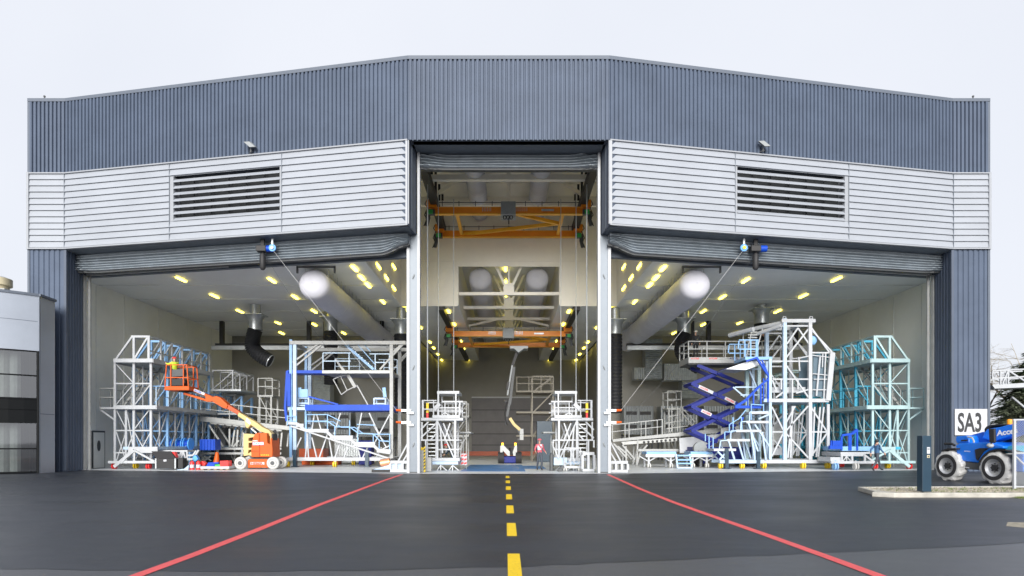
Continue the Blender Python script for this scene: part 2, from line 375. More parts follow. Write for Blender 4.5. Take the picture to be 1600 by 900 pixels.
# silver band
ZB0, ZB1, NR = 11.92, 16.0, 12
rh = (ZB1-ZB0-.10)/NR
def band(a, c, r0, r1, name='silver_band'):
    mb = MB(); a = V(a); c = V(c); d = (c-a).normalized(); n = V((d.y,-d.x))
    rows = []
    for i in range(r0, r1):
        zt = ZB1-.05 - i*rh; zb = zt-rh
        for off, z in ((.075, zt), (.13, zb+.035), (.05, zb+.03), (.05, zb)):
            rows.append([(a.x+n.x*off, a.y+n.y*off, z), (c.x+n.x*off, c.y+n.y*off, z)])
    mb.grid(rows); return mb.build(name, M['silver'], HG)
def on(s, px):     # point of the slanted front seen at photo column px
    k = (px-VPX)/1000; a = V((s*XC, YC)); c = V((s*XI, YE)); d = c-a
    t = (k*a.y-a.x)/(d.x-k*d.y); return a+d*t
for s in (-1, 1):
    j1, j2, j3 = (442,267,0) if s < 0 else (1147,1324,0)
    pc = V((s*XC,YC)); p1 = on(s, j1); p2 = on(s, j2); pe = V((s*XI,YE)); po = V((s*XO,YE))
    o_ = lambda a, c: (a, c) if s > 0 else (c, a)
    band(*o_(pc,p1), 0, NR); band(*o_(p2,pe), 0, NR); band(*o_(pe,po), 0, NR)
    band(*o_(p1,p2), 0, 2); band(*o_(p1,p2), NR-3, NR)
    d = (pe-pc).normalized(); n = V((d.y,-d.x))*s
    e1 = p1+d*.12; e2 = p2-d*.22
    vt = MB(); i0, i1 = 2, NR-3
    for i in range(i0, i1):
        zt = ZB1-.05-i*rh; zb = zt-rh
        A = lambda q, off, z: (q.x+n.x*off, q.y+n.y*off, z)
        vt.prism([A(e1,.12,zb+.0),A(e1,.125,zb+.03),A(e1,-.02,zb+.20),A(e1,-.03,zb+.17)], (*(e2-e1),0))
    vo = vt.build('vent_louvre', M['silver'], HG)
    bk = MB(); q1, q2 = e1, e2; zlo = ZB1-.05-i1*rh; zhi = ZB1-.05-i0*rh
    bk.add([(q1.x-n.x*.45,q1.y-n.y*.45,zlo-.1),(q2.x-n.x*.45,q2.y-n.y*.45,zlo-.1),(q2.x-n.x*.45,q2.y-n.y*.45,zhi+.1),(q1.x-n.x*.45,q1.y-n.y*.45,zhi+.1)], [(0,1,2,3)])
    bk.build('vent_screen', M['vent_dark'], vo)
    st = MB()
    for q, r_ in ((p1, e1), (e2, p2)): st.prism([(q.x+n.x*.09,q.y+n.y*.09,zlo),(r_.x+n.x*.09,r_.y+n.y*.09,zlo),(r_.x-n.x*.4,r_.y-n.y*.4,zlo),(q.x-n.x*.4,q.y-n.y*.4,zlo)], (0,0,zhi-zlo))
    st.prism([(p1.x+n.x*.05,p1.y+n.y*.05,zlo-.04),(p2.x+n.x*.05,p2.y+n.y*.05,zlo-.04),(p2.x-n.x*.45,p2.y-n.y*.45,zlo-.04),(p1.x-n.x*.45,p1.y-n.y*.45,zlo-.04)], (0,0,.04))
    st.build('vent_frame', M['silver_trim'], vo)
    # thin intermediate mullions in the vent
    mv = MB()
    for k in range(1, 6):
        q = e1+(e2-e1)*k/6; mv.bar((q.x-n.x*.2,q.y-n.y*.2,zlo),(q.x-n.x*.2,q.y-n.y*.2,zhi), .05)
    mv.build('vent_mullion', M['dgrey'], vo)
    # joints, top and bottom trims
    for q in (p1, p2, pe): jm = MB(); jm.bar((q.x+n.x*.118,q.y+n.y*.118,ZB0+.05),(q.x+n.x*.118,q.y+n.y*.118,ZB1-.05), .028); jm.build('cladding_joint', M['joint'], HG)
    tm = MB()
    for zz, h in ((ZB1-.05,.06),(ZB0-.01,.07)):
        tm.prism([(pc.x+n.x*.16,pc.y+n.y*.16,zz),(pe.x+n.x*.16,pe.y+n.y*.16,zz),(pe.x,pe.y,zz),(pc.x,pc.y,zz)], (0,0,h))
        tm.box(min(pe.x,po.x),max(pe.x,po.x), YE-.16, YE, zz+.001, zz+h+.001)
    tm.box(po.x-.05, po.x+.07*1, YE-.17, YE+.4, ZB0-.02, ZB1+.02) if s > 0 else tm.box(po.x-.07, po.x+.05, YE-.17, YE+.4, ZB0-.02, ZB1+.02)
    qq = pc+(pe-pc).normalized()*.03+n*.062; tm.bar((qq.x,qq.y,ZB0+.06),(qq.x,qq.y,ZB1-.05), .16, .15); tm.build('band_trim', M['silver_trim'], HG)
    # return beside the middle bay
    rt = MB(); rt.prism([(s*XC,YC-.14,ZB0-.01),(s*(XC-.2),32.02,ZB0-.01),(s*(XC+.4),32.02,ZB0-.01),(s*(XC+.4),YC+.02,ZB0-.01)], (0,0,ZB1-ZB0+.02)); rt.build('return_panel', M['slate_flat'], HG)
    # band backing + soffit
    sf = MB(); sf.prism([(s*(XC+.02),YC+.02,ZB0-.03),(s*XI,YE+.02,ZB0-.03),(s*XI,YE+1.9,ZB0-.03),(s*(XC+.02),32.3,ZB0-.03)], (0,0,.06)); sf.build('band_soffit', M['soffit'], HG)
    bb = MB(); bb.prism([(pc.x-n.x*.46,pc.y-n.y*.46,ZB0+.05),(pe.x-n.x*.46,pe.y-n.y*.46,ZB0+.05),(pe.x-n.x*.6,pe.y-n.y*.6,ZB0+.05),(pc.x-n.x*.6,pc.y-n.y*.6,ZB0+.05)], (0,0,4)); bb.build('band_backing', M['soffit'], HG)
    # header behind the folded door
    hd = MB(); hd.prism([(s*5.0,32.42,10.95),(s*24.0,36.42,10.95),(s*24.0,36.7,10.95),(s*5.0,32.7,10.95)], (0,0,5)); hd.build('door_header', M['soffit'], HG)
    # outer pilaster
    pl = MB(); pth = [(s*XO,YE),(s*XI,YE),(s*24.02,36.3)]
    ribbed(pl, pth if s < 0 else pth[::-1], 0, ZB0, .27, .05); pl.build('pilaster_cladding', M['slate'], HG)
    pk = MB(); pk.prism([(s*(XO-.01),YE+.03,0),(s*(XI+.03),YE+.03,0),(s*24.1,36.3,0),(s*(XO-.01),36.3,0)], (0,0,ZB0)); pk.build('pilaster_core', M['slate_flat'], HG)
    ct = MB(); ct.bar((s*XI,YE-.02,.05),(s*XI,YE-.02,ZB0-.03), .13, .13); ct.build('pilaster_trim', M['slate_flat'], HG)
    jb = MB(); jb.box(s*24.02-.02, s*24.02+.02, 36.0, 36.25, 0, 11.0) if 0 else None
    jb.bar((s*23.98,36.15,0),(s*23.98,36.15,11.0), .14, .2); jb.bar((s*23.80,36.35,0),(s*23.80,36.35,11.0), .12, .1); jb.build('door_jamb', M['offwhite'], HG)
    # mullion with pale flanges
    ml = MB(); ml.box(s*4.76-.27, s*4.76+.27, 31.98, 32.5, 0, 11.95); mo = ml.build('mullion', M['mull'], HG)
    fl = MB()
    fl.box(s*5.02-.07, s*5.02+.07, 31.9, 32.05, 0.02, 11.9); fl.box(s*4.50-.06, s*4.50+.06, 31.88, 32.3, 0.02, 16.3)
    fl.build('mullion_flange', M['white'], mo)
    bs = MB(); bs.box(s*4.76-.2, s*4.76+.2, 31.93, 31.98, .0, .09); bs.build('base_shoe', M['dgrey'], mo)
    for zz in (9.85, 5.3, 1.45):
        ey = MB(); ey.tube([(s*4.72,31.975,zz+.1),(s*4.75,31.93,zz),(s*4.8,31.975,zz-.12)], .03, 6); ey.build('pull_eye', M['grey'], mo)
    for zz in (3.15, 2.55):
        br = MB(); br.bar((s*4.86,31.9,zz),(s*5.35,31.9,zz), .12, .12); br.box(s*4.9-.16,s*4.9+.16,31.82,31.97,zz-.17,zz-.07); bo = br.build('rope_bracket', M['alu'], mo)
        tp = MB(); tp.tube([(s*5.34,31.9,zz),(s*5.62,31.9,zz+.02)], [.07,.05], 8); tp.build('orange_sleeve', M['orange'], bo)

# folded fabric doors
def folded_door(a, c, zb, zt, lift, npl, lb=(.1,.1)):
    a = V(a); c = V(c); d = c-a; L = d.length; dn = d.normalized(); n = V((dn.y,-dn.x)); nu = 110
    zs = []; z = zb
    for i in range(npl): zs += [(z+.0, -.06), (z+.045, .16), (z+.075, .18)]; z += .125 + .006*i
    rem = zt-z
    zs += [(z,.03),(z+.05,.12),(z+.09,.13),(z+.09+rem*.35,.04),(z+.12+rem*.35,.12),(z+.16+rem*.35,.12),(zt,.0)]
    rng = random.Random(int(a.x*10)); jit = [[rng.uniform(-.015,.015) for _ in range(12)] for _ in zs]
    rows = []
    for r_, (zz, o) in enumerate(zs):
        row = []
        for k in range(nu+1):
            u = L*k/nu; e = max(0, 1-min(u, L-u)/1.5); bl = lb[0] if u < L/2 else lb[1]; e2 = e*e*(3-2*e)
            f = (zz-zb)/(zt-zb)
            zq = zz + e2*(bl*(1-f) + lift*f)
            j = jit[r_][int(u/L*11)]; t = u/L*11 % 1; j2 = jit[r_][min(11,int(u/L*11)+1)]; j = j*(1-t)+j2*t
            q = a+dn*u + n*(o*(1+.5*e2)+j*.8 + .05*e2*math.sin(u*14+r_))
            row.append((q.x,q.y,zq+j*.5))
        rows.append(row)
    mb = MB(); mb.grid(rows); o = mb.build('folding_door', M['fabric'], HG, smooth=False)
    bb = MB(); r_ = rows[0]
    bb.grid([[(x,y-.1,z-.07) for x,y,z in r_],[(x,y-.1,z+.01) for x,y,z in r_],[(x,y+.2,z+.01) for x,y,z in r_],[(x,y+.2,z-.07) for x,y,z in r_],[(x,y-.1,z-.07) for x,y,z in r_]]); bb.build('bottom_bar', M['dgrey'], o)
folded_door((-24.0,35.5),(-4.92,31.62), 10.95, 12.0, -.1, 6, (.08,.42))
folded_door((4.92,31.62),(24.0,35.5), 10.95, 12.0, -.1, 6, (.42,.08))
folded_door((-4.5,32.25),(4.5,32.25), 15.35, 16.3, .22, 5, (.04,.04))
mb = MB(); mb.box(-4.6,4.6,30.75,32.9,16.02,16.1); mb.build('portal_soffit', M['soffit'], HG)
mb = MB(); mb.box(-5.2,5.2,32.75,32.9,16.1,19.5); mb.build('portal_header', M['soffit'], HG)

# ---------------- inside
CH = 11.0
WX, YB, NX, YN, BX, YK = 24.7, 57.0, 8.3, 75.0, 7.5, 44.4
for s in (-1, 1):
    mb = MB(); mb.box(s*WX-.05, s*WX+.05, 36.2, YB, 0, CH); mb.build('bay_side_wall', M['wall'], HG)
    sm = MB()
    for y in (38.2, 41.0, 45, 49, 53): sm.bar((s*(WX-.06),y,0),(s*(WX-.06),y,CH-.1), .03, .05)
    sm.build('panel_seam', M['seam'], HG)
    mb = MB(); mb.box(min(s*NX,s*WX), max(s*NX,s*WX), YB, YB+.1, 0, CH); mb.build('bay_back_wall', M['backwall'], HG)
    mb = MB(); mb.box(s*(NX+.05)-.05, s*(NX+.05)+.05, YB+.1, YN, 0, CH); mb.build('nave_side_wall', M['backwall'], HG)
    mb = MB(); mb.prism([(s*BX,33.0,CH),(s*WX,36.5,CH),(s*WX,YB,CH),(s*BX,YB,CH)], (0,0,.12)); mb.build('bay_ceiling', M['ceil'], HG)
    mb = MB(); mb.box(min(s*3.5,s*NX), max(s*3.5,s*NX), YB if False else YK+.06, YN, CH+.002 if False else CH+.125, CH+.2); 
    mb.build('nave_ceiling', M['ceil'], HG)
    sm = MB()
    for y in (38.4, 42.2, 46.0, 50, 53.6): sm.bar((s*(BX+.1),y,CH-.012),(s*(WX-.1),y,CH-.012), .05, .02)
    sm.build('ceiling_seam', M['seam'], HG)
    # tall middle bay side walls above the ceiling
    mb = MB(); mb.box(s*(BX+.06)-.06, s*(BX+.06)+.06, 32.9, YK, CH+.13, 18.6); mb.build('tall_bay_wall', M['cream'], HG)
    # raised lantern of the nave
    mb = MB(); mb.box(s*3.54-.04, s*3.54+.04, YK+.1, YN, CH+.2, 14.6); mb.build('lantern_wall', M['cream'], HG)
mb = MB(); mb.box(-3.5,3.5,YK+.1,YN,14.6,14.7); mb.build('lantern_ceiling', M['ceil'], HG)
mb = MB(); mb.box(-BX,BX,32.9,YK+.1,18.6,18.7); mb.build('tall_bay_ceiling', M['cream'], HG)
mb = MB()
mb.box(-BX,-3.54,YK,YK+.08,CH+.0,18.6); mb.box(3.54,BX,YK,YK+.08,CH+.0,18.6); mb.box(-3.54,3.54,YK,YK+.08,13.75,18.6); mb.build('bulkhead', M['cream'], HG)
sm = MB()
for x in (-6.2,-4.9,4.9,6.2): sm.bar((x,YK-.012,CH+.1),(x,YK-.012,18.5), .05, .02)
sm.bar((-7.4,YK-.012,14.1),(7.4,YK-.012,14.1), .05, .02)
sm.build('bulkhead_seam', M['cream_beam'], HG)
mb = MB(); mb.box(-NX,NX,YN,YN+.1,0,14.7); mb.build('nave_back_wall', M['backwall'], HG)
mb = MB(); mb.box(-4.35,4.85,YN-.14,YN-.02,0,6.7); bd = mb.build('rear_door', M['rear_door'], HG)
mb = MB()
for z in (1.2,2.5,3.9,5.3): mb.bar((-4.3,YN-.16,z),(4.8,YN-.16,z), .07, .04)
mb.build('door_seam', M['rubber'], bd)
mb = MB(); mb.box(-4.35,4.85,YN-.2,YN-.02,6.7,6.85); mb.build('door_track', M['white'], bd)
mb = MB(); mb.box(-5.5,5.0,72,72.5,.02,.5); mb.build('floor_guard', M['dorange'], HG)
# trusses over the tall bay
for Y, zc in ((37.4,17.0),(41.6,17.05)):
    t = MB(); t.bar((-7.4,Y,zc),(7.4,Y,zc), .3, .3); t.bar((-7.4,Y,18.5),(7.4,Y,18.5), .25, .2)
    for x0, z0, x1, z1 in ((-5.6,17.1,-3.6,18.4),(5.6,17.1,3.6,18.4),(0,17.1,0,18.4),(-5.6,17.1,-7.2,18.4),(5.6,17.1,7.2,18.4)): t.bar((x0,Y,z0),(x1,Y,z1), .2, .16)
    t.build('roof_truss', M['cream_beam'], HG)
for i, Y in enumerate((45.0,49.6,54.2,58.8,63.5,68)):
    t = MB(); t.bar((-3.5,Y,11.98),(3.5,Y,11.98), .2, .28)
    t.prism([(-.38,Y,12.1),(.38,Y,12.1),(.38,Y,12.5),(.2,Y,12.75),(-.2,Y,12.75),(-.38,Y,12.5)], (0,.12,0))
    for x in (-1.12,0,1.12): t.bar((x*.25,Y,12.6),(x*1.05,Y,14.5), .16 if x else .12, .14)
    if i == 2:
        t.bar((-.3,Y,12.1),(-3.4,Y,11.4), .16, .12); t.bar((.3,Y,12.1),(3.4,Y,11.4), .16, .12)
    t.build('lantern_truss', M['cream_beam'], HG)
# personnel door in the side wall
pd = MB(); q0 = 37.9; 
pd.box(-WX+.05,-WX+.13,37.75,38.95,0,2.25); dd = pd.build('personnel_door', M['dgrey'], HG)
pd = MB(); pd.box(-WX+.13,-WX+.16,37.85,38.85,.03,2.15); pd.build('door_leaf', M['wall'], dd)
pd = MB(); pd.prism([(-WX+.165,38.3+.16*math.cos(a),1.35+.33*math.sin(a)) for a in [i*math.pi/6 for i in range(12)]], (.01,0,0)); pd.build('door_window', M['dgrey'], dd)
# fire alarm box on the far side wall
mb = MB(); mb.box(24.45,24.64,36.9,37.1,1.15,1.5); tag(mb.build('alarm_box', M['red'], None, bevel=.01), 'small red fire box fixed low on the wall beside the navy intercom post', 'alarm box')

# ---------------- ceiling lamps
def lamp_mesh(dx=.14, dy=1.05):
    m = MB(); m.box(-dx/2,dx/2,-dy/2,dy/2,-.03,.03); return m
proto = None
def put_lamp(pos, label, group, sx=1., rot=None):
    global proto
    if proto is None:
        o = lamp_mesh().build('ceiling_lamp', M['lamp']); proto = o
    else:
        o = proto.copy(); COL.objects.link(o)
    o.location = pos; o.scale = (sx,1,1)
    if rot: o.rotation_euler = rot
    tag(o, label, 'lamp', group)
def at_ceiling(px, py, z):
    Y = (z-CAMZ)*1000/(VPY-py); return V(((px-VPX)*Y/1000, Y, z))
side = [(283,437),(335,463),(424.7,438.7),(461,464.8),(375,487),(434,505),(440,521),(491,487),(491,507.6),(537,521),(554,420),(565,434.5),(575,446),(598,472),(636,485)]
rown = ['closest to the outer wall, nearer the doorway','second from the outer wall, deeper in','in the front row mid bay','second in the mid bay row','third along the outer line','beyond the first hose, front of two','beyond the first hose, rear of two','in front of the silver hose collar','small one seen past the hose collar','beside the rear black hose','brightest front one beside the tall middle bay','second of three beside the white air tube','third of three beside the white air tube','alone between air tube and tall bay wall','last one beside the mullion']
def clearofdoor(v): return v
for s in (1, -1):
    bay = 'office bay' if s > 0 else 'SA3 sign bay'
    for (px, py), rn in zip(side, rown):
        p = at_ceiling(px, py, CH-.05); p.x *= s
        put_lamp(p, f'yellow lamp, {bay}, {rn}', 'yellow lamps on the side bay ceilings', 1.25 if 550 < px < 580 else 1)
    for i, (px, py) in enumerate([(592,416),(616,417),(604.5,434),(616,450)]):
        k = (BX-.05)/(VPX-px)*1000; z = CAMZ+(VPY-py)*k/1000
        put_lamp(V((-s*(BX-.04), k, z)), f'yellow lamp on the upper wall above the {"office" if s>0 else "sign"} bay ceiling edge, {["front lower","rear upper","middle","rear lower"][i]}', 'yellow lamps on the tall bay walls', 1, (0,R(90),0))
nave = [(657,512),(671.7,535),(677.6,544),(684,553.7),(690,562.8)]; inner = [(701,487),(709.7,507),(720,533),(724.5,545),(728,554),(731.7,563.6)]
ordn = ['first','second','third','fourth','fifth','sixth']
for s in (1, -1):
    sd = 'office side' if s > 0 else 'sign side'
    for i, (px, py) in enumerate(nave):
        p = at_ceiling(px, py, CH-.04+.125); p.x *= s; put_lamp(p, f'yellow nave lamp on the {sd}, outer row, {ordn[i]} from the doorway', 'yellow lamps in the deep middle nave', 1.3)
    for i, (px, py) in enumerate(inner):
        p = at_ceiling(px, py, CH-.04+.125); p.x *= s; put_lamp(p, f'yellow nave lamp on the {sd}, beside the crane rail, {ordn[i]} from the doorway', 'yellow lamps in the deep middle nave', 1.3)
for i, y in enumerate((48,52,56.5,61,66,71)):
    put_lamp(V((-.25,y,14.5)), f'yellow lamp along the ridge of the raised lantern, {ordn[i]} from the doorway', 'yellow lamps in the lantern', 1.4)

# ---------------- office
OF = thing('office_building', 'curved silver office building with tall dark framed windows beside the hangar', 'building', (-26, 33.5, 0))
arc = [V((-23.62,32.2))]; hd = R(226); 
for i in range(16): arc.append(arc[-1]+V((math.cos(hd),math.sin(hd)))*.62); hd -= R(4.2)
H1, H0 = 8.92, 6.15
def wallstrip(mb, pts, z0, z1, off=0.):
    r0, r1 = [], []
    for i, p in enumerate(pts):
        d = (pts[min(i+1,len(pts)-1)]-pts[max(i-1,0)]).normalized(); n = V((-d.y, d.x)); q = p+n*off
        r0.append((q.x,q.y,z0)); r1.append((q.x,q.y,z1))
    mb.grid([r0,r1])
mb = MB(); wallstrip(mb, arc, H0, H1); wallstrip(mb, arc, H0, H0+.001, 0); 
mb.build('fascia', M['office_silver'], OF, smooth=True)
mb = MB(); wallstrip(mb, arc, 7.62, 7.64, .008); mb.bar((arc[0].x+.0,arc[0].y-.005,0),(arc[0].x,arc[0].y-.005,H1), .05); mb.build('fascia_joint', M['joint'], OF)
mb = MB(); mb.quad((-23.6,32.2,0),(-23.72,33.45,0),(-23.72,33.45,H1),(-23.6,32.2,H1)); mb.quad((-23.72,33.45,0),(-25.2,34.38,0),(-25.2,34.38,H1),(-23.72,33.45,H1)); mb.quad((-23.66,32.14,0),(-23.6,32.2,0),(-23.6,32.2,H1),(-23.66,32.14,H1)); mb.build('side_panel', M['office_silver'], OF)
mb = MB(); mb.bar((-23.597,32.25,3.0),(-23.715,33.4,3.0), .012, .03); mb.build('panel_joint', M['joint'], OF)
mb = MB(); mb.add([(p.x,p.y,H1) for p in arc]+[(-40,arc[-1].y,H1),(-40,42,H1),(-25.9,42,H1),(-25.9,34.4,H1),(-25.2,34.38,H1),(-23.72,33.45,H1)], [tuple(range(len(arc)+6))]); mb.build('roof', M['grey'], OF)
mb = MB(); wallstrip(mb, arc, H1-.02, H1+.1, .06); wallstrip(mb, arc, H1+.1, H1+.1, .06)
mb.bar((-23.58,32.15,H1+.04),(-23.7,33.47,H1+.04), .12, .12); mb.build('roof_trim', M['coping'], OF)
# glazing below
gz = [p for p in arc]
for z0, z1 in ((0.1,1.25),(1.25,2.55),(3.75,4.9),(4.9,6.1)):
    mb = MB(); wallstrip(mb, gz, z0, z1, -.05); mb.build('window', M['glass'], OF)
mb = MB(); wallstrip(mb, gz, 2.55, 3.75, -.04); mb.build('spandrel', M['spandrel'], OF)
mb = MB()
for z in (.08,1.25,2.55,3.75,4.9,6.12): wallstrip(mb, gz, z-.035, z+.035, -.01)
for i in (0, 4, 7, 10, 13):
    p = gz[i]; mb.bar((p.x-.03,p.y-.03,0),(p.x-.03,p.y-.03,H0), .08)
mb.build('window_frame', M['spandrel'], OF)
cu = MB(); rows = [[],[]]
for i in range(1, 60):
    t = .9+i/60*14; k = int(t); f = t-k; p = arc[k]*(1-f)+arc[min(k+1,16)]*f; d = (arc[min(k+1,16)]-arc[k]).normalized() if k < 16 else V((-1,0)); n = V((-d.y,d.x))
    q = p-n*(.55+.07*math.sin(i*1.9)); rows[0].append((q.x,q.y,.1)); rows[1].append((q.x,q.y,6.1))
cu.grid(rows); cu.build('drape', M['curtain'], OF)
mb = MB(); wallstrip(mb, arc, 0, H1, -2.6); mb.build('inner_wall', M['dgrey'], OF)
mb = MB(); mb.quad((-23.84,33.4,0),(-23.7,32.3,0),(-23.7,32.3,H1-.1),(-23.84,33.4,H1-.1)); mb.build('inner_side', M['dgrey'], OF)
mb = MB()
mb.add([(p.x,p.y,3.2) for p in arc]+[(-40,arc[-1].y,3.2),(-40,40,3.2),(-23.9,33.3,3.2)], [tuple(range(len(arc)+3))]); mb.build('floor_slab', M['grey'], OF)
AC = thing('cooling_unit', 'beige round cooling unit with a louvred grille on the office roof', 'cooling unit', (-27.3,34.5,H1))
zu = Z(0,420,2.727)
b0 = V((-27.75,34.6,0))
mb = MB(); mb.tube([(b0.x,b0.y,H1),(b0.x,b0.y,10.0),(b0.x,b0.y,10.03),(b0.x,b0.y,10.4)], [.62,.62,.75,.75], 20); mb.build('housing', M['flcream'], AC, smooth=True)
mb = MB(); mb.tube([(b0.x,b0.y,10.4),(b0.x,b0.y,10.5)], [.7,.5], 20); mb.build('cap', M['offwhite'], AC, smooth=True)
mb = MB(); mb.box(b0.x+.3,b0.x+.95,34.0,34.9,H1+.02,9.75)
gr = mb.build('condenser', M['greysteel'], AC)
mb = MB()
for k in range(7): mb.bar((b0.x+.33,33.985,H1+.1+k*.1),(b0.x+.93,33.985,H1+.1+k*.1), .04, .03)
mb.build('grille', M['dgrey'], gr)

rg_ = random.Random(21); mb = MB()
for _ in range(46):
    x, y = rg_.uniform(-22,-13), rg_.uniform(27,34.5)
    if y > 36+(abs(x)-24)*.2-.3: continue
    s_ = rg_.uniform(.03,.075); a_ = rg_.uniform(0,6.28); mb.add([(x+s_*math.cos(a_),y+s_*math.sin(a_),.006),(x-s_*.5*math.sin(a_),y+s_*.5*math.cos(a_),.012),(x-s_*math.cos(a_),y-s_*math.sin(a_),.006),(x+s_*.5*math.sin(a_),y-s_*.5*math.cos(a_),.010)], [(0,1,2,3)])
kind(mb.build('litter', M['offwhite']), 'stuff')
# ================================================================ generic pieces
def caster(parent, x, y, r=.13, m=None, fork=None, top=None):
    mb = MB(); mb.bar((x,y,r*1.1),(x,y,(top or r*2+.14)), .07); mb.box(x-.07,x+.07,y-.06,y+.06,r*2+.0,r*2+.05); o = mb.build('caster', fork or M['white'], parent)
    wb = MB(); wb.tube([(x-.05,y-.03,r+.01),(x+.05,y-.03,r+.01)], r, 12) if False else wb.tube([(x-.12,y-.05,r+.012),(x-.04,y-.05,r+.012)], r, 12)
    wb.tube([(x+.02,y-.05,r+.012),(x+.09,y-.05,r+.012)], r, 12); wb.build('caster_wheel', m or M['yellow'], o)
    return o
def rail(parent, pts, h=1.1, m=None, w=.05, step=1.2, name='guard_rail', toe=False):
    mb = MB(); up = V((0,0,1))
    for a, c in zip(pts, pts[1:]):
        a = V(a); c = V(c); L = (c-a).length; k = max(1, round(L/step))
        for i in range(k+1): q = a+(c-a)*i/k; mb.bar(q, q+up*h, w)
        for f in (1, .52): mb.bar(a+up*h*f, c+up*h*f, w*.9)
    return mb.build(name, m or M['white'], parent)
def stair(parent, a, c, wv, n, m=None, tm=None, rails=True, name='stair'):
    """a bottom, c top (centre line of one stringer), wv width vector"""
    a, c, wv = V(a), V(c), V(wv); mb = MB()
    mb.bar(a, c, .15, .06); mb.bar(a+wv, c+wv, .15, .06); o = mb.build(name, m or M['white'], parent)
    tb = MB()
    run = V((c.x-a.x, c.y-a.y, 0)); 
    for i in range(1, n):
        q = a+(c-a)*i/n; r_ = run.normalized()*.13 if run.length > .01 else V((0,.1,0))
        tb.prism([q-r_, q+r_, q+r_+wv, q-r_+wv], (0,0,.035))
    tb.build('stair_tread', tm or m or M['alu'], o)
    if rails:
        rb = MB(); up = V((0,0,.95))
        for w_ in (V((0,0,0)), wv):
            rb.bar(a+w_+up, c+w_+up, .04)
            for f in (0,.5,1): q = a+w_+(c-a)*f; rb.bar(q, q+up, .04)
        rb.build('handrail', m or M['white'], o)
    return o
def posts(parent, tops, m, w=.16, z0=.3):
    for x, y, z1 in tops:
        mb = MB(); mb.bar((x,y,z0),(x,y,z1), w); mb.build('post', m, parent)
def shift(q, d): return V((q[0], q[1]+d, q[2]))

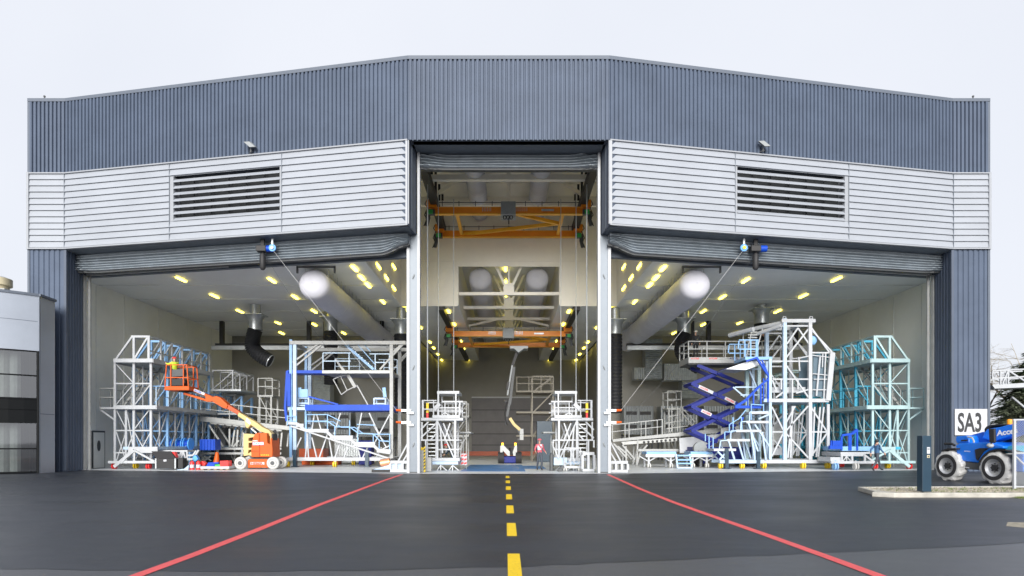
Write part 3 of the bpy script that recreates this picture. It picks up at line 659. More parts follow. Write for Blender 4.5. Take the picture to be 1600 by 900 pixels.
# ================================================================ tall docks along the outer walls
def wall_dock(label, mirror, mw, mb_, macc, offx):
    MIRROR[0] = mirror; MIRROR[1] = offx
    T = thing('work_dock', label, 'work platform', (-22,41,0), 'tall multi level docks along the side walls')
    ys = [37.5,39.3,41.1,42.9,44.7,46.5,48.3]
    for i, y in enumerate(ys):
        m1 = mw if i < 1 else mb_
        hi = i < 5
        posts(T, [(-23.05,y,6.35 if hi else 5.2),(-22.4,y,3.6),(-21.95,y,7.7 if hi else 5.2),(-20.95,y,6.3 if hi else 5.2)], m1, .125)
        f = MB()
        for z in (.95,2.25,3.55,5.0): f.bar((-23.05,y,z),(-20.95,y,z), .075)
        if hi:
            f.bar((-23.05,y,6.3),(-20.95,y,6.3), .12)
            f.bar((-23.05,y,6.35),(-22.05,y,7.75), .10); f.bar((-22.1,y,7.75),(-21.1,y,7.75), .12); f.bar((-21.95,y,6.4),(-21.15,y,7.7), .1); f.bar((-21.1,y,7.75),(-21.1,y,6.3), .1)
        for a, c in (((-23.0,.4),(-22.4,2.2)),((-22.4,.4),(-23.0,2.2)),((-22.4,.95),(-21.95,2.2)),((-21.95,.95),(-22.4,3.5)),((-21.95,.4),(-20.95,2.2)),((-20.95,.4),(-21.95,2.2)),
                     ((-23.0,3.5),(-22.4,2.3)),((-23.05,3.7),(-21.95,5.0)),((-21.95,5.0),(-23.05,6.2)),((-21.95,3.7),(-20.95,5.0)),((-20.95,3.6),(-21.95,2.3))):
            f.bar((a[0],y,a[1]),(c[0],y,c[1]), .052)
        f.build('lattice_frame', m1, T)
    f = MB()
    for z, xs in ((.55,(-23.05,-20.95)),(3.45,(-23.05,-20.95)),(6.2,(-23.05,-20.95)),(7.75,(-22.05,-21.1))):
        for x in xs: f.bar((x,ys[0],z),(x,ys[-1] if z < 6 else 44.7,z), .085)
    for a, c in zip(ys, ys[1:]):
        f.bar((-20.95,a,.6),(-20.95,c,3.4), .05); f.bar((-20.95,a,3.5),(-20.95,c,6.1), .05) if c < 45 else None
        f.bar((-23.05,c,.6),(-23.05,a,3.4), .05); f.bar((-21.95,c,.6),(-21.95,a,3.4), .05); f.bar((-21.95,a,3.7),(-21.95,c,6.1), .045); m_ = (a+c)/2; f.bar((-20.95,m_,.4),(-20.95,m_,3.5), .06); f.bar((-21.95,m_,.4),(-21.95,m_,6.2 if c < 45 else 3.5), .06)
    f.build('long_beam', mw, T)
    for x0, x1, y0, y1, z, mm in ((-23.0,-20.55,37.3,48.3,3.6,M['alu']),(-23.0,-20.75,37.3,44.8,6.32,M['alu']),(-22.3,-20.3,37.0,48,1.22,macc)):
        d = MB(); d.box(x0,x1,y0,y1,z-.08,z+.08); d.build('deck', mm, T)
    for zz_, x1 in ((3.6,-20.53),(6.32,-20.73)): d = MB(); d.box(x1,x1+.04,37.25,44.8,zz_-.12,zz_+.12); d.box(-23.0,x1-.001,37.22,37.28,zz_-.11,zz_+.11); d.build('deck_edge', mw, T)
    d = MB(); d.box(-22.0,-20.3,36.98,37.06,.95,1.3); d.build('front_fascia', mw, T)
    # lattice parapet along the top deck
    f = MB()
    for y in [37.3+1.25*k for k in range(7)]:
        f.bar((-20.95,y,6.4),(-20.95,y,7.75), .09); f.bar((-20.95,y,6.45),(-20.95,min(y+1.25,44.8),7.7), .06) if y < 44 else None
    f.bar((-20.95,37.3,7.75),(-20.95,44.8,7.75), .07); f.bar((-20.95,37.3,6.9),(-20.95,44.8,6.9), .06); f.build('lattice_parapet', mw, T)
    rail(T, [(-20.6,37.4,3.68),(-20.6,48.2,3.68)], 1.1, macc, .045, 1.4)
    # balcony towards the wall
    d = MB(); d.box(-23.95,-23.05,37.4,40.6,3.5,3.62); d.bar((-23.95,37.5,3.5),(-23.05,37.5,2.85), .08); d.bar((-23.95,40.4,3.5),(-23.05,40.4,2.85), .08); d.build('balcony', mw, T)
    rail(T, [(-23.1,37.45,3.62),(-23.92,37.45,3.62),(-23.92,40.5,3.62)], 1.1, M['greysteel'] if not mirror else mw, .05)
    stair(T, (-22.9,38.0,3.7),(-22.3,40.2,6.2),(.5,0,0), 8, M['greysteel'], M['dgrey'])
    # a rear lower module reaching towards the middle
    for y in (46.5,48.3):
        posts(T, [(-19.4,y,4.9)], mb_, .15); f = MB(); f.bar((-20.95,y,3.5),(-19.4,y,3.5), .1); f.bar((-20.95,y,2.0),(-19.4,y,2.0), .08); f.bar((-20.95,y,.5),(-19.4,y,3.4), .07); f.bar((-20.95,y,3.6),(-19.4,y,4.9), .07); f.build('lattice_frame', mb_, T)
    d = MB(); d.box(-20.9,-18.8,44.9,48.6,5.15,5.28); d.box(-20.5,-19.0,45,48.6,3.5,3.6); d.build('deck', M['alu'], T)
    f = MB()
    for y in (45,46.2,47.4,48.6):
        f.bar((-20.8,y,5.3),(-20.8,y,6.6), .08); f.bar((-19.4,y,5.3),(-19.4,y,6.6), .08); f.bar((-20.8,y,6.6),(-19.4,y,6.6), .08); f.bar((-20.8,y,5.3),(-19.4,y,6.5), .06)
    f.bar((-20.8,45,6.6),(-20.8,48.6,6.6), .08); f.bar((-19.4,45,6.6),(-19.4,48.6,6.6), .08); f.build('lattice_parapet', mw, T)
    # folded front steps
    f = MB(); f.bar((-22.75,36.9,.15),(-21.6,36.9,1.1), .16, .12); f.bar((-22.0,36.9,.75),(-22.35,36.9,.35), .1); f.bar((-21.6,36.9,1.1),(-20.4,36.9,.45), .1); f.bar((-21.6,36.95,1.1),(-21.6,36.95,.35), .1); f.bar((-23.1,36.95,.42),(-20.3,36.95,.42), .14); f.build('folding_steps', mw, T)
    for x, y, m_ in ((-23.0,37.4,M['red']),(-22.1,38.0,M['yellow']),(-21.0,37.4,M['red']),(-20.4,40,M['red'])): caster(T, x, y, .16, m_)
    MIRROR[0] = False; MIRROR[1] = 0
    return T
wall_dock('tall white and pale blue multi level work dock behind the orange boom lift', False, M['white'], M['pblue'], M['lblue'], 0)
wall_dock('tall pale teal multi level work dock behind the navy intercom post', True, M['teal'], M['dteal'], M['dteal'], .35)

# low blue front trolley by the teal dock
q = Z(1290,660,10.587); Y = 35.9
T = thing('platform_trolley', 'low white and blue wheeled trolley in front of the teal dock', 'trolley', P(1340,734,Y))
def qx(x, y, d=0): return shift(q(x,y,Y), d)
mb = MB(); mb.prism([qx(250,490),qx(820,490),qx(820,520),qx(640,520),qx(640,560),qx(250,560)], (0,2.2,0)); mb.bar(qx(80,660),qx(850,660), .14); mb.prism([qx(80,575),qx(250,575),qx(250,650),qx(80,650)], (0,1.5,0))
mb.bar(qx(265,560),qx(265,660), .1); mb.bar(qx(435,560),qx(435,660), .1); mb.bar(qx(645,560),qx(645,660), .1); mb.bar(qx(345,560),qx(345,650), .05); mb.bar(qx(345,560),qx(280,650), .05); mb.bar(qx(345,560),qx(420,650), .05); mb.bar(qx(630,530),qx(790,655), .1)
mb.build('chassis', M['white'], T)
mb = MB(); mb.prism([qx(270,400),qx(900,400),qx(900,470),qx(270,470)], (0,2.2,0)); mb.build('deck', M['pblue'], T)
mb = MB()
for x, y0 in ((262,230),(385,215),(412,215),(518,120)): mb.bar(qx(x,y0),qx(x,460), .09)
mb.bar(qx(262,215),qx(430,190), .12); mb.bar(qx(430,190),qx(520,120), .14)
mb.bar(qx(95,300),qx(95,410), .12); mb.bar(qx(225,300),qx(225,420), .12); mb.bar(qx(60,410),qx(250,410), .2); mb.bar(qx(100,340),qx(230,340), .25)
mb.build('guard_rail', M['blue'], T)
for x, m_ in ((160,M['sky']),(495,M['white'])): caster(T, qx(x,0).x, Y, .2, M['tyre_w'] if x > 300 else M['pblue'], m_)

# ================================================================ blue and white dock near the middle (office side)
q = Z(430,520,3.914); Y = 40.2; D = 3.0
T = thing('stepped_dock', 'wide white dock with royal blue middle deck and stepped treads beside the mullion', 'work platform', P(540,731,Y))
for d in (0, D):
    for x, y0, m_ in ((97,42,M['pblue']),(122,62,M['lblue']),(712,62,M['offwhite'])):
        mb = MB(); mb.bar(qx_(x) if False else shift(q(x,y0,Y),d), shift(q(x,770,Y),d), .21 if x != 97 else .16); mb.build('post', m_, T)
    mb = MB()
    mb.bar(shift(q(92,62,Y),d), shift(q(800,62,Y),d), .22, .27)
    for a, c in (((108,180),(268,66)),((130,200),(282,76)),((640,225),(790,62)),((700,140),(775,68))): mb.bar(shift(q(*a,Y),d), shift(q(*c,Y),d), .1)
    mb.build('top_frame', M['offwhite'], T)
    mb = MB(); mb.bar(shift(q(72,772,Y),d), shift(q(722,772,Y),d), .2, .22)
    # slanting struts between base and steps
    for a, c in () if d else (((105,760),(160,640)),((185,765),(200,610)),((205,765),(195,610)),((255,765),(225,640)),((270,765),(320,620)),((350,765),(330,650)),((365,765),(405,650)),((420,765),(470,640)),
                 ((520,765),(500,680)),((535,765),(570,690)),((640,720),(700,690)),((620,760),(650,700)),((240,500),(225,590)),((255,500),(280,590)),((400,490),(360,620)),((530,490),(500,640)),((575,490),(650,650)),((700,500),(600,690)),((600,560),(680,700))):
        mb.bar(shift(q(*a,Y),d), shift(q(*c,Y),d), .075)
    mb.build('lattice_frame', M['white'], T)
mb = MB()
for x, y in ((97,62),(712,62),(800,62),(97,772),(712,772),(400,772)): mb.bar(q(x,y,Y), shift(q(x,y,Y),D), .16)
mb.build('cross_beam', M['offwhite'], T)
mb = MB(); a = q(288,230,Y); c = q(706,248,Y); mb.box(a.x,c.x,Y-.05,Y+D,c.z,a.z); mb.build('deck', M['greysteel'], T)
mb = MB(); a = q(72,230,Y); c = q(288,248,Y); mb.box(a.x,c.x,Y-.06,Y+1.2,c.z,a.z); mb.bar(q(75,235,Y-.1),q(62,460,Y-.1), .14); mb.bar(q(62,460,Y-.1),q(72,540,Y-.1), .14); mb.bar(q(87,250,Y-.1),q(87,450,Y-.1), .2); mb.build('deck', M['blue'], T)
mb = MB(); a = q(185,440,Y); c = q(706,476,Y); mb.box(a.x,c.x,Y-.1,Y+D*.8,c.z,a.z); mb.build('deck', M['blue'], T)
mb = MB(); a = q(78,455,Y); c = q(185,472,Y); mb.box(a.x,c.x,Y-.05,Y+D*.8,c.z,a.z); mb.build('deck', M['lblue'], T)
gr_ = {.1:MB(), D-.1:MB()}
for a, c in (((290,122),(290,225)),((450,122),(450,225)),((610,130),(610,225)),((697,130),(697,225)),((290,122),(460,122)),((290,172),(460,172)),((575,128),(697,128)),((610,180),(697,180))):
    for d in gr_: gr_[d].bar(shift(q(*a,Y),d), shift(q(*c,Y),d), .06)
for d in gr_: gr_[d].build('guard_rail', M['lblue'], T)
o = stair(T, shift(q(590,218,Y),.5), shift(q(408,58,Y),.5), (0,.8,0), 9, M['pblue'], M['alu'], False); 
mb = MB(); mb.bar(shift(q(480,50,Y),.4), shift(q(600,185,Y),.4), .05); mb.bar(shift(q(530,60,Y),.4),shift(q(575,110,Y),.4),.05); mb.build('handrail', M['pblue'], o)
# steps and stringer
mb = MB()
zig = [(80,552),(138,556),(185,598),(315,604),(360,645),(460,650),(505,690),(605,692),(640,725),(705,734)]
for a, c in zip(zig, zig[1:]): mb.bar(q(*a,Y-.3), q(*c,Y-.3), .17, .08)
mb.bar(q(95,570,Y-.3), q(700,770,Y-.3), .09, .06)
so_ = mb.build('step_stringer', M['white'], T)
for x0, x1, y in ((130,175,556),(195,328,588),(335,475,628),(485,612,668),(622,708,712)):
    mb = MB(); a = q(x0,y,Y-.3); c = q(x1,y+20,Y-.3); mb.box(a.x,c.x,Y-.36,Y+1.1,c.z,a.z); mb.build('step_tread', M['white'], so_)
mb = MB(); hb = MB()
hr = [(185,540),(320,540),(370,575),(455,575),(510,615),(600,618),(640,660),(700,665)]
for a, c in zip(hr, hr[1:]):
    mb.bar(q(*a,Y-.3), q(*c,Y-.3), .055); hb.bar(shift(q(*a,Y-.3),1.3), shift(q(*c,Y-.3),1.3), .055)
for x, y0, y1 in ((185,470,590),(320,500,598),(365,575,640),(455,535,640),(505,575,680),(600,618,690),(636,660,715),(700,620,720),(190,505,590)): mb.bar(q(x,y0,Y-.3), q(x,y1,Y-.3), .05)
for a, c in (((190,500),(320,500)),((320,500),(400,540)),((75,510),(130,510)),((75,540),(130,540)),((75,505),(75,565)),((130,510),(130,560)),((500,560),(610,565)),((600,620),(705,620))): mb.bar(q(*a,Y-.3), q(*c,Y-.3), .05)
mb.build('handrail', M['pblue'], T); hb.build('handrail', M['pblue'], T)
# equipment boxes standing on the blue deck belong to the dock: low white cages
for x0, x1, y0, y1 in ((142,205,395,450),(605,675,400,450)):
    mb = MB()
    for x in (x0,x1): mb.bar(q(x,y0,Y+.4), q(x,y1,Y+.4), .09); mb.bar(shift(q(x,y0,Y+.4),.8), shift(q(x,y1,Y+.4),.8), .09)
    for y in (y0,(y0+y1)/2+8,y1-6): mb.bar(q(x0,y,Y+.4), q(x1,y,Y+.4), .07); mb.bar(shift(q(x0,y,Y+.4),.8), shift(q(x1,y,Y+.4),.8), .07)
    mb.box(q(x0,0,Y+.4).x,q(x1,0,Y+.4).x,Y+.35,Y+1.25,q(0,y0+8,Y+.4).z,q(0,y0,Y+.4).z)
    mb.build('deck_step', M['lblue'], T)
mb = MB()
for x, y0 in ((150,335),(170,345),(190,345)): mb.bar(q(x,y0,Y+.3), q(x,395,Y+.3), .2, .06)
mb.bar(q(665,335,Y+.3), q(672,395,Y+.3), .2, .06); mb.build('kick_plate', M['pblue'], T)
mb = MB(); mb.bar(q(205,390,Y-.05), q(385,438,Y-.05), .09); mb.build('drop_bar', M['blue'], T)
mb = MB(); pts = [(355,285),(400,265),(440,352),(405,378),(355,285)]
for a, c in zip(pts, pts[1:]): mb.bar(q(*a,Y+.6), q(*c,Y+.6), .05)
mb.bar(q(440,352,Y+.6), q(495,325,Y+.6), .05); mb.bar(q(448,260,Y+.6), q(492,335,Y+.6), .2); mb.bar(q(500,320,Y+.6), q(570,445,Y+.6), .07); mb.bar(q(400,265,Y+.6), q(455,255,Y+.6), .05)
mb.bar(q(370,160,Y+.6), q(420,235,Y+.6), .12); mb.bar(q(405,210,Y+.6), q(452,262,Y+.6), .12)
mb.build('hinged_gate', M['offwhite'], T)
for x in (80,140,368,412): caster(T, q(x,0,Y).x, Y if x != 140 and x != 412 else Y+D, .17, M['yellow'])
for x in (122,562): mb = MB(); a = q(x,715,Y-.2); mb.bar(a, (a.x,a.y,.04), .22); mb.box(a.x-.2,a.x+.2,a.y-.2,a.y+.2,.02,.06); mb.build('stabiliser', M['navybox'], T)
# things under the dock
q5 = Z(440,560,5)
a = q5(135,705,42.3); c = q5(325,775,42.3); mb = MB(); mb.box(a.x,c.x,42.3,43.6,.35,a.z); tag(mb.build('storage_chest', M['dorange'], None, bevel=.02), 'rust coloured chest under the stepped white dock', 'chest')
a = q5(130,790,43); mb = MB(); mb.box(a.x,q5(420,790,43).x,43.7,44.6,.02,.55); tag(mb.build('tool_chest', M['orange'], None, bevel=.02), 'long orange chest low behind the casters of the stepped dock', 'chest')
a = q5(600,690,43); c = q5(700,750,43); mb = MB(); mb.box(a.x,c.x,43,44,.05,q5(0,640,43).z); tag(mb.build('storage_bin', M['navy'], None, bevel=.03), 'dark blue bin behind the lower steps of the white dock', 'bin')
a = q5(410,640,44.5); c = q5(600,760,44.5); mb = MB(); mb.box(a.x,c.x,44.6,45.2,.15,a.z+.2); 
for k in range(10): xx = a.x+(c.x-a.x)*(k+.5)/10; mb.bar((xx,44.57,.2),(xx,44.57,a.z+.15), .06)
tag(mb.build('steel_cabinet', M['galv'], None), 'pale ribbed steel cabinet behind the stepped dock', 'cabinet')
# air handling racks behind
def air_unit(label, x0, x1, Y, z0, z1, m, slots):
    T = thing('air_unit', label, 'air unit', ((x0+x1)/2, Y, 0), 'ribbed air handling cabinets')
    mb = MB(); n = max(3, int((x1-x0)/.22)); rows = [[],[]]
    for i in range(n*2+1):
        x = x0+(x1-x0)*i/(n*2); o = .05 if i % 2 else 0
        rows[0].append((x,Y-o,z0)); rows[1].append((x,Y-o,z1))
    mb.grid(rows); mb.box(x0,x1,Y+.01,Y+1.6,z0,z1); mb.build('casing', m, T)
    for sx, sz in slots: mb = MB(); mb.box(x0+(x1-x0)*sx-.45,x0+(x1-x0)*sx+.45,Y-.09,Y-.03,z0+(z1-z0)*sz-.14,z0+(z1-z0)*sz+.14); mb.build('intake_slot', M['rubber'], T)
    for x in (x0+.1,x1-.1):
        for y in (Y+.1,Y+1.5): mb = MB(); mb.bar((x,y,0),(x,y,z0), .12); mb.build('leg', M['dgrey'], T)
    return T
slots = ((.25,.28),(.25,.75),(.72,.28),(.72,.75))
YA = 54
u = lambda x: (x-795)*YA/1000
air_unit('dark ribbed air cabinet behind the white gangway, closest to the middle bay', u(975), u(1021), YA, 2.2, 4.6, M['grey'], slots)
air_unit('shiny ribbed air cabinet under the elbow duct, behind the sloping gangway', u(1033), u(1091), YA, 2.2, 4.6, M['galv'], slots)
air_unit('ribbed air cabinet half hidden behind the blue scissor arms', u(1100), u(1150), YA, 2.2, 4.6, M['galv'], slots)
air_unit('grey ribbed air cabinet seen through the stepped dock', u(505), u(548), YA, 2.2, 4.2, M['galv'], slots)
air_unit('darker ribbed air cabinet beside the mullion, behind the stepped dock', u(556), u(615), YA, 2.0, 4.0, M['grey'], slots)
def duct_run(label, parts_):
    T = thing('sheet_duct', label, 'duct', (parts_[0][0],parts_[0][2],0), 'galvanised duct runs in the side bays')
    for (x0,x1,y,z0,z1,vert) in parts_:
        mb = MB(); n = max(4, int(((z1-z0) if vert else (x1-x0))/.16)); rows = [[],[]]
        for i in range(n*2+1):
            t = i/(n*2); o = .06 if i % 2 else 0
            if vert: rows[0].append((x0,y-o,z0+(z1-z0)*t)); rows[1].append((x1,y-o,z0+(z1-z0)*t))
            else: rows[0].append((x0+(x1-x0)*t,y-o,z0)); rows[1].append((x0+(x1-x0)*t,y-o,z1))
        mb.grid(rows); mb.box(x0,x1,y+.005,y+1.2,z0,z1); mb.build('duct_section', M['galv'], T)
    return T
zz = lambda y: CAMZ+(690-y)*YA/1000
duct_run('galvanised ribbed duct with elbow above the shiny air cabinets', [(u(1007),u(1033),53.6,zz(593),10.2,True),(u(990),u(1007),53.7,zz(593),zz(575),False),(u(1036),u(1088),53.7,zz(595),zz(569),False),(u(1064),u(1091),53.65,zz(623),zz(596),True)])
duct_run('galvanised ribbed duct rising behind the stepped blue and white dock', [(u(492),u(518),53.6,zz(640),zz(588),True),(u(545),u(590),53.6,zz(582),zz(545),True)])

# ================================================================ tall white cantilever dock (sign side)
q = Z(1050,490,3.4615); Y = 37.7; D = 2.6
T = thing('cantilever_dock', 'tall ice white dock with slanted glazed cage and braced posts beside the blue scissor lift', 'work platform', P(1220,733,Y))
for x, y0, w_, m_ in ((608,28,.2,M['lblue']),(745,28,.2,M['white']),(530,245,.15,M['lblue']),(843,490,.15,M['white'])):
    for d in (0, D):
        mb = MB(); mb.bar(shift(q(x,y0,Y),d), shift(q(x,790,Y),d), w_); mb.build('post', m_, T)
br = [((595,67),(745,67)),((540,258),(740,258)),((530,355),(740,355)),((615,240),(735,85)),((620,165),(680,78)),((680,78),(740,165)),((615,278),(738,455)),
      ((540,505),(605,640)),((735,500),(610,640)),((608,640),(738,782)),((540,770),(604,640)),((750,505),(838,640)),((838,645),(750,775)),((540,640),(604,640)),((755,640),(838,640)),
      ((665,500),(610,600)),((770,505),(760,770)),((800,505),(780,775)),((820,505),(790,775)),((650,500),(640,780)),((655,500),(625,780)),((755,80),(850,210)),((760,95),(862,205)),((752,212),(868,212)),((560,410),(540,355)),((620,410),(560,455)),((670,430),(740,410)),((590,355),(590,410)),((650,355),(650,460)),((680,360),(680,410))]
for d in (0, D):
    mb = MB()
    for a, c in br: mb.bar(shift(q(*a,Y),d), shift(q(*c,Y),d), .085)
    mb.build('lattice_frame', M['white'] if d else M['white'], T)
for x0, x1, y in ((590,772,40),(482,850,800),(520,845,470)):
    for d in (0, D): mb = MB(); mb.bar(shift(q(x0,y,Y),d), shift(q(x1,y,Y),d), .2, .22); mb.build('beam', M['white'], T)
for x in (608,745,765): mb = MB(); mb.bar(q(x,40,Y), shift(q(x,40,Y),D), .15); mb.build('tie_beam', M['white'], T)
for x in (608,752): mb = MB(); a = q(x,22,Y); mb.tube([a+V((-.1,0,-.1)),a+V((-.07,0,.06)),a+V((.07,0,.06)),a+V((.1,0,-.1))], .035, 6); mb.build('lifting_eye', M['white'], T)
mb = MB(); a = q(495,460,Y); c = q(845,478,Y); mb.box(a.x,c.x,Y-.02,Y+D,c.z,a.z); mb.build('deck', M['lblue'], T)
mb = MB(); a = q(535,395,Y); c = q(735,425,Y); mb.box(a.x,c.x,Y+.3,Y+.4,c.z,a.z); mb.build('kick_panel', M['white'], T)
# slanted cage
cg = MB(); 
for a, c, w_ in (((862,210),(838,470),.22),((875,212),(850,470),.12),((830,215),(820,460),.07),((800,235),(780,445),.09),((760,325),(862,335),.05),((765,355),(855,355),.05),((760,412),(850,412),.06),((690,240),(765,225),.06),((685,235),(690,310),.07),((815,210),(812,290),.06),((755,225),(860,238),.05)): cg.bar(q(*a,Y-.06), q(*c,Y-.06), w_)
for a in ((862,210),(838,470)): cg.bar(q(*a,Y-.06), shift(q(*a,Y),D), .12)
cgo = cg.build('cage_frame', M['white'], T)
mb = MB(); mb.prism([q(765,222,Y+.05),q(835,222,Y+.05),q(822,450,Y+.05),q(762,450,Y+.05)], (0,.03,0)); mb.prism([q(700,232,Y+1.2),q(762,225,Y+1.2),q(745,440,Y+1.2),q(672,440,Y+1.2)], (0,.03,0)); mb.build('cage_glazing', M['cagepane'], cgo)
mb = MB(); a = q(762,145,Y+.2); mb.ball(a, .24, 10, 6, (1,.7,1.2)); mb.bar(q(735,120,Y+.2), q(762,130,Y+.2), .05); mb.build('work_light', M['pblue'], T)
# top arm running back into the bay
mb = MB()
for a, c, r_ in (((610,48),(440,84),.14),((440,84),(310,118),.14),((590,66),(430,120),.12)):
    p0 = q(*a,Y); p1 = q(*c,Y+1.5); mb.tube([p0,p1], r_, 8)
mb.build('extending_arm', M['white'], T)
mb = MB(); a = q(395,240,Y+.4); mb.prism([q(290,300,Y+.4),q(400,262,Y+.4),q(540,236,Y+.4),q(540,244,Y+.4),q(480,275,Y+.4),q(400,305,Y+.4)], (0,1.8,0)); mb.build('gangway', M['alu'], T)
mb = MB(); a = q(395,234,Y+.2); c = q(540,250,Y+.2); mb.box(a.x,c.x,Y+.15,Y+2,c.z,a.z); mb.build('balcony', M['pblue'], T)
gr_ = {.2:MB(), 1.9:MB()}
for a, c in (((368,140),(475,140)),((368,190),(475,190)),((368,145),(364,188)),((400,140),(400,232)),((432,140),(432,232)),((470,140),(470,232)),((462,140),(462,232))):
    for d in gr_: gr_[d].bar(shift(q(*a,Y),d), shift(q(*c,Y),d), .06)
for d in gr_: gr_[d].build('guard_rail', M['pblue'], T)
mb = MB()
for k in range(9): y = 100+k*15; mb.bar(q(410,y,Y+1), q(460,y,Y+1), .06)
mb.bar(q(400,240,Y+1), q(432,85,Y+1), .06); mb.bar(q(445,240,Y+1), q(490,80,Y+1), .06)
for a, c in (((385,110),(420,85)),((385,110),(385,160))): mb.bar(q(*a,Y+1), q(*c,Y+1), .05)
mb.build('ladder', M['offwhite'], T)
mb = MB()
for a, c, w_ in (((455,236),(528,345),.12),((485,250),(520,330),.07),((400,258),(460,238),.1),((530,345),(470,395),.1),((470,395),(400,465),.12),((520,345),(520,480),.12),((400,468),(340,505),.14),((340,505),(480,505),.16),((440,430),(440,500),.08),((480,390),(480,500),.08),((410,455),(410,500),.06),((495,350),(495,470),.07),((385,560),(365,600),.1)): mb.bar(q(*a,Y), q(*c,Y), w_)
mb.build('slanted_rail', M['blue'], T)
posts_ = MB()
for x, y0, y1 in ((405,300,430),(470,280,440)): posts_.bar(q(x,y0,Y+2.2), (q(x,y1,Y+2.2).x, Y+2.2, .3), .2)
posts_.build('rear_post', M['teal'], T)
mb = MB()
for a, c in (((340,398),(500,398)),((330,398),(390,450)),((370,440),(520,440)),((420,310),(465,420)),((405,300),(475,300))): mb.bar(q(*a,Y+1.6), q(*c,Y+1.6), .08)
mb.build('rear_frame', M['lblue'], T)
# steps down to the floor
st = MB(); zig = [(520,530),(420,532),(418,582),(372,585),(370,632),(318,635),(315,683),(262,688),(255,735)]
for a, c in zip(zig, zig[1:]): st.bar(q(*a,Y-.2), q(*c,Y-.2), .06, .1)
sto = st.build('step_stringer', M['lblue'], T)
for x0, x1, y in ((428,522,530),(400,522,580),(345,482,628),(298,420,678),(225,345,730)):
    mb = MB(); a = q(x0,y,Y-.2); c = q(x1,y+13,Y-.2); mb.box(a.x,c.x,Y-.25,Y+1.4,c.z,a.z); mb.build('step_tread', M['white'], sto)
mb = MB()
for a, c in (((520,520),(520,785)),((405,590),(470,785)),((350,690),(380,790)),((300,690),(330,790)),((240,745),(285,790)),((440,600),(520,720)),((480,640),(500,790)),((250,800),(485,800)),((420,640),(440,790)),((460,570),(520,545)),((300,735),(250,790))): 
    for d in (-.2, 1.3): mb.bar(shift(q(*a,Y),d), shift(q(*c,Y),d), .085 if a[1] != 800 else .18)
mb.build('step_support', M['lblue'], T)
mb = MB()
for a, c in (((428,490),(428,575)),((495,490),(495,530)),((428,490),(495,495)),((285,640),(285,680)),((310,600),(310,640)),((330,560),(330,630)),((285,640),(330,640)),((310,600),(375,560)),((375,560),(378,630)),((355,575),(400,520)),((180,650),(180,690)),((200,665),(200,730)),((222,670),(222,730))): mb.bar(q(*a,Y-.22), q(*c,Y-.22), .05)
mb.build('handrail', M['pblue'], T)
for x in (495,708,840): caster(T, q(x,0,Y).x, Y, .18, M['yellow'])
for x in (262,378,575): caster(T, q(x,0,Y).x, Y+(D if x == 575 else 0), .17, M['yellow'])
for x, y0 in ((295,730),(466,745)): mb = MB(); a = q(x,y0,Y-.3); mb.bar(a, (a.x,a.y,.04), .19); mb.box(a.x-.22,a.x+.22,a.y-.2,a.y+.2,.02,.06); mb.build('stabiliser', M['navybox'], T)
mb = MB(); a = q(538,725,Y+1); c = q(600,765,Y+1); mb.box(a.x,c.x,Y+1,Y+1.5,c.z,a.z); mb.build('control_box', M['white'], T)

# white panels leaning behind the scissor lift
Yp = 42.5; z2 = Z(1000,660,8.889)
mb = MB(); mb.prism([z2(545,220,Yp),z2(830,190,Yp),z2(1120,160,Yp),z2(1130,260,Yp),z2(1030,300,Yp),z2(1000,420,Yp),z2(555,425,Yp)], (0,.12,0)); tag(mb.build('wing_panel', M['white'], None), 'large pale panel standing under the sloping gangway near the blue scissor arms', 'panel')
z3 = Z(1050,490,3.4615)
mb = MB(); mb.prism([z3(265,620,41.6),z3(400,600,41.6),z3(670,580,41.6),z3(680,690,41.6),z3(520,715,41.6),z3(265,730,41.6)], (0,.12,0)); tag(mb.build('wing_panel', M['offwhite'], None), 'large pale panel behind the braced posts of the tall white dock', 'panel')

# ================================================================ scissor lift
q = Z(1060,520,5.625); Y = 41.0
T = thing('scissor_lift', 'royal blue scissor lift raised high with pale railed platform', 'scissor lift', P(1130,731,Y), 'access lifts')
a = q(82,218,Y); c = q(600,268,Y)
mb = MB(); mb.box(a.x,c.x,Y-.2,Y+2.0,c.z,a.z); mb.build('platform', M['flcream'] if 0 else M['offwhite'], T)
mb = MB(); mb.box(a.x,c.x,Y-.1,Y+1.9,c.z-.08,c.z-.005); mb.build('platform_frame', M['dgrey'], T)
r0 = V((a.x,Y-.15,a.z)); r1 = V((q(890,0,Y).x,Y-.15,a.z))
rail(T, [r0, (r1.x,Y-.15,a.z)], 1.02, M['offwhite'], .06, 1.15); rail(T, [(a.x,Y-.15,a.z),(a.x,Y+1.95,a.z)], 1.02, M['offwhite'], .06, 1.0); rail(T, [(a.x,Y+1.95,a.z),(r1.x,Y+1.95,a.z)], 1.02, M['offwhite'], .06, 1.5); rail(T, [(r1.x,Y-.15,a.z),(r1.x,Y+1.95,a.z)], 1.02, M['offwhite'], .06, 1.0)
mb = MB(); d0 = q(600,218,Y); mb.box(d0.x,r1.x,Y-.15,Y+1.95,c.z,d0.z); mb.build('extension_deck', M['offwhite'], T)
segs = [((165,285),(570,450)),((120,450),(440,318)),((120,450),(505,620)),((120,650),(500,475)),((120,650),(480,815)),((120,862),(530,665)),((120,862),(340,960)),((160,1060),(500,840))]
for k, d in enumerate((0, 1.5)):
    for i, (s0, s1) in enumerate(segs):
        mb = MB(); mb.bar(shift(q(*s0,Y),d+.0+(.13 if i % 2 else 0)), shift(q(*s1,Y),d+(.13 if i % 2 else 0)), .21, .11); mb.build('scissor_arm', M['navy'], T)
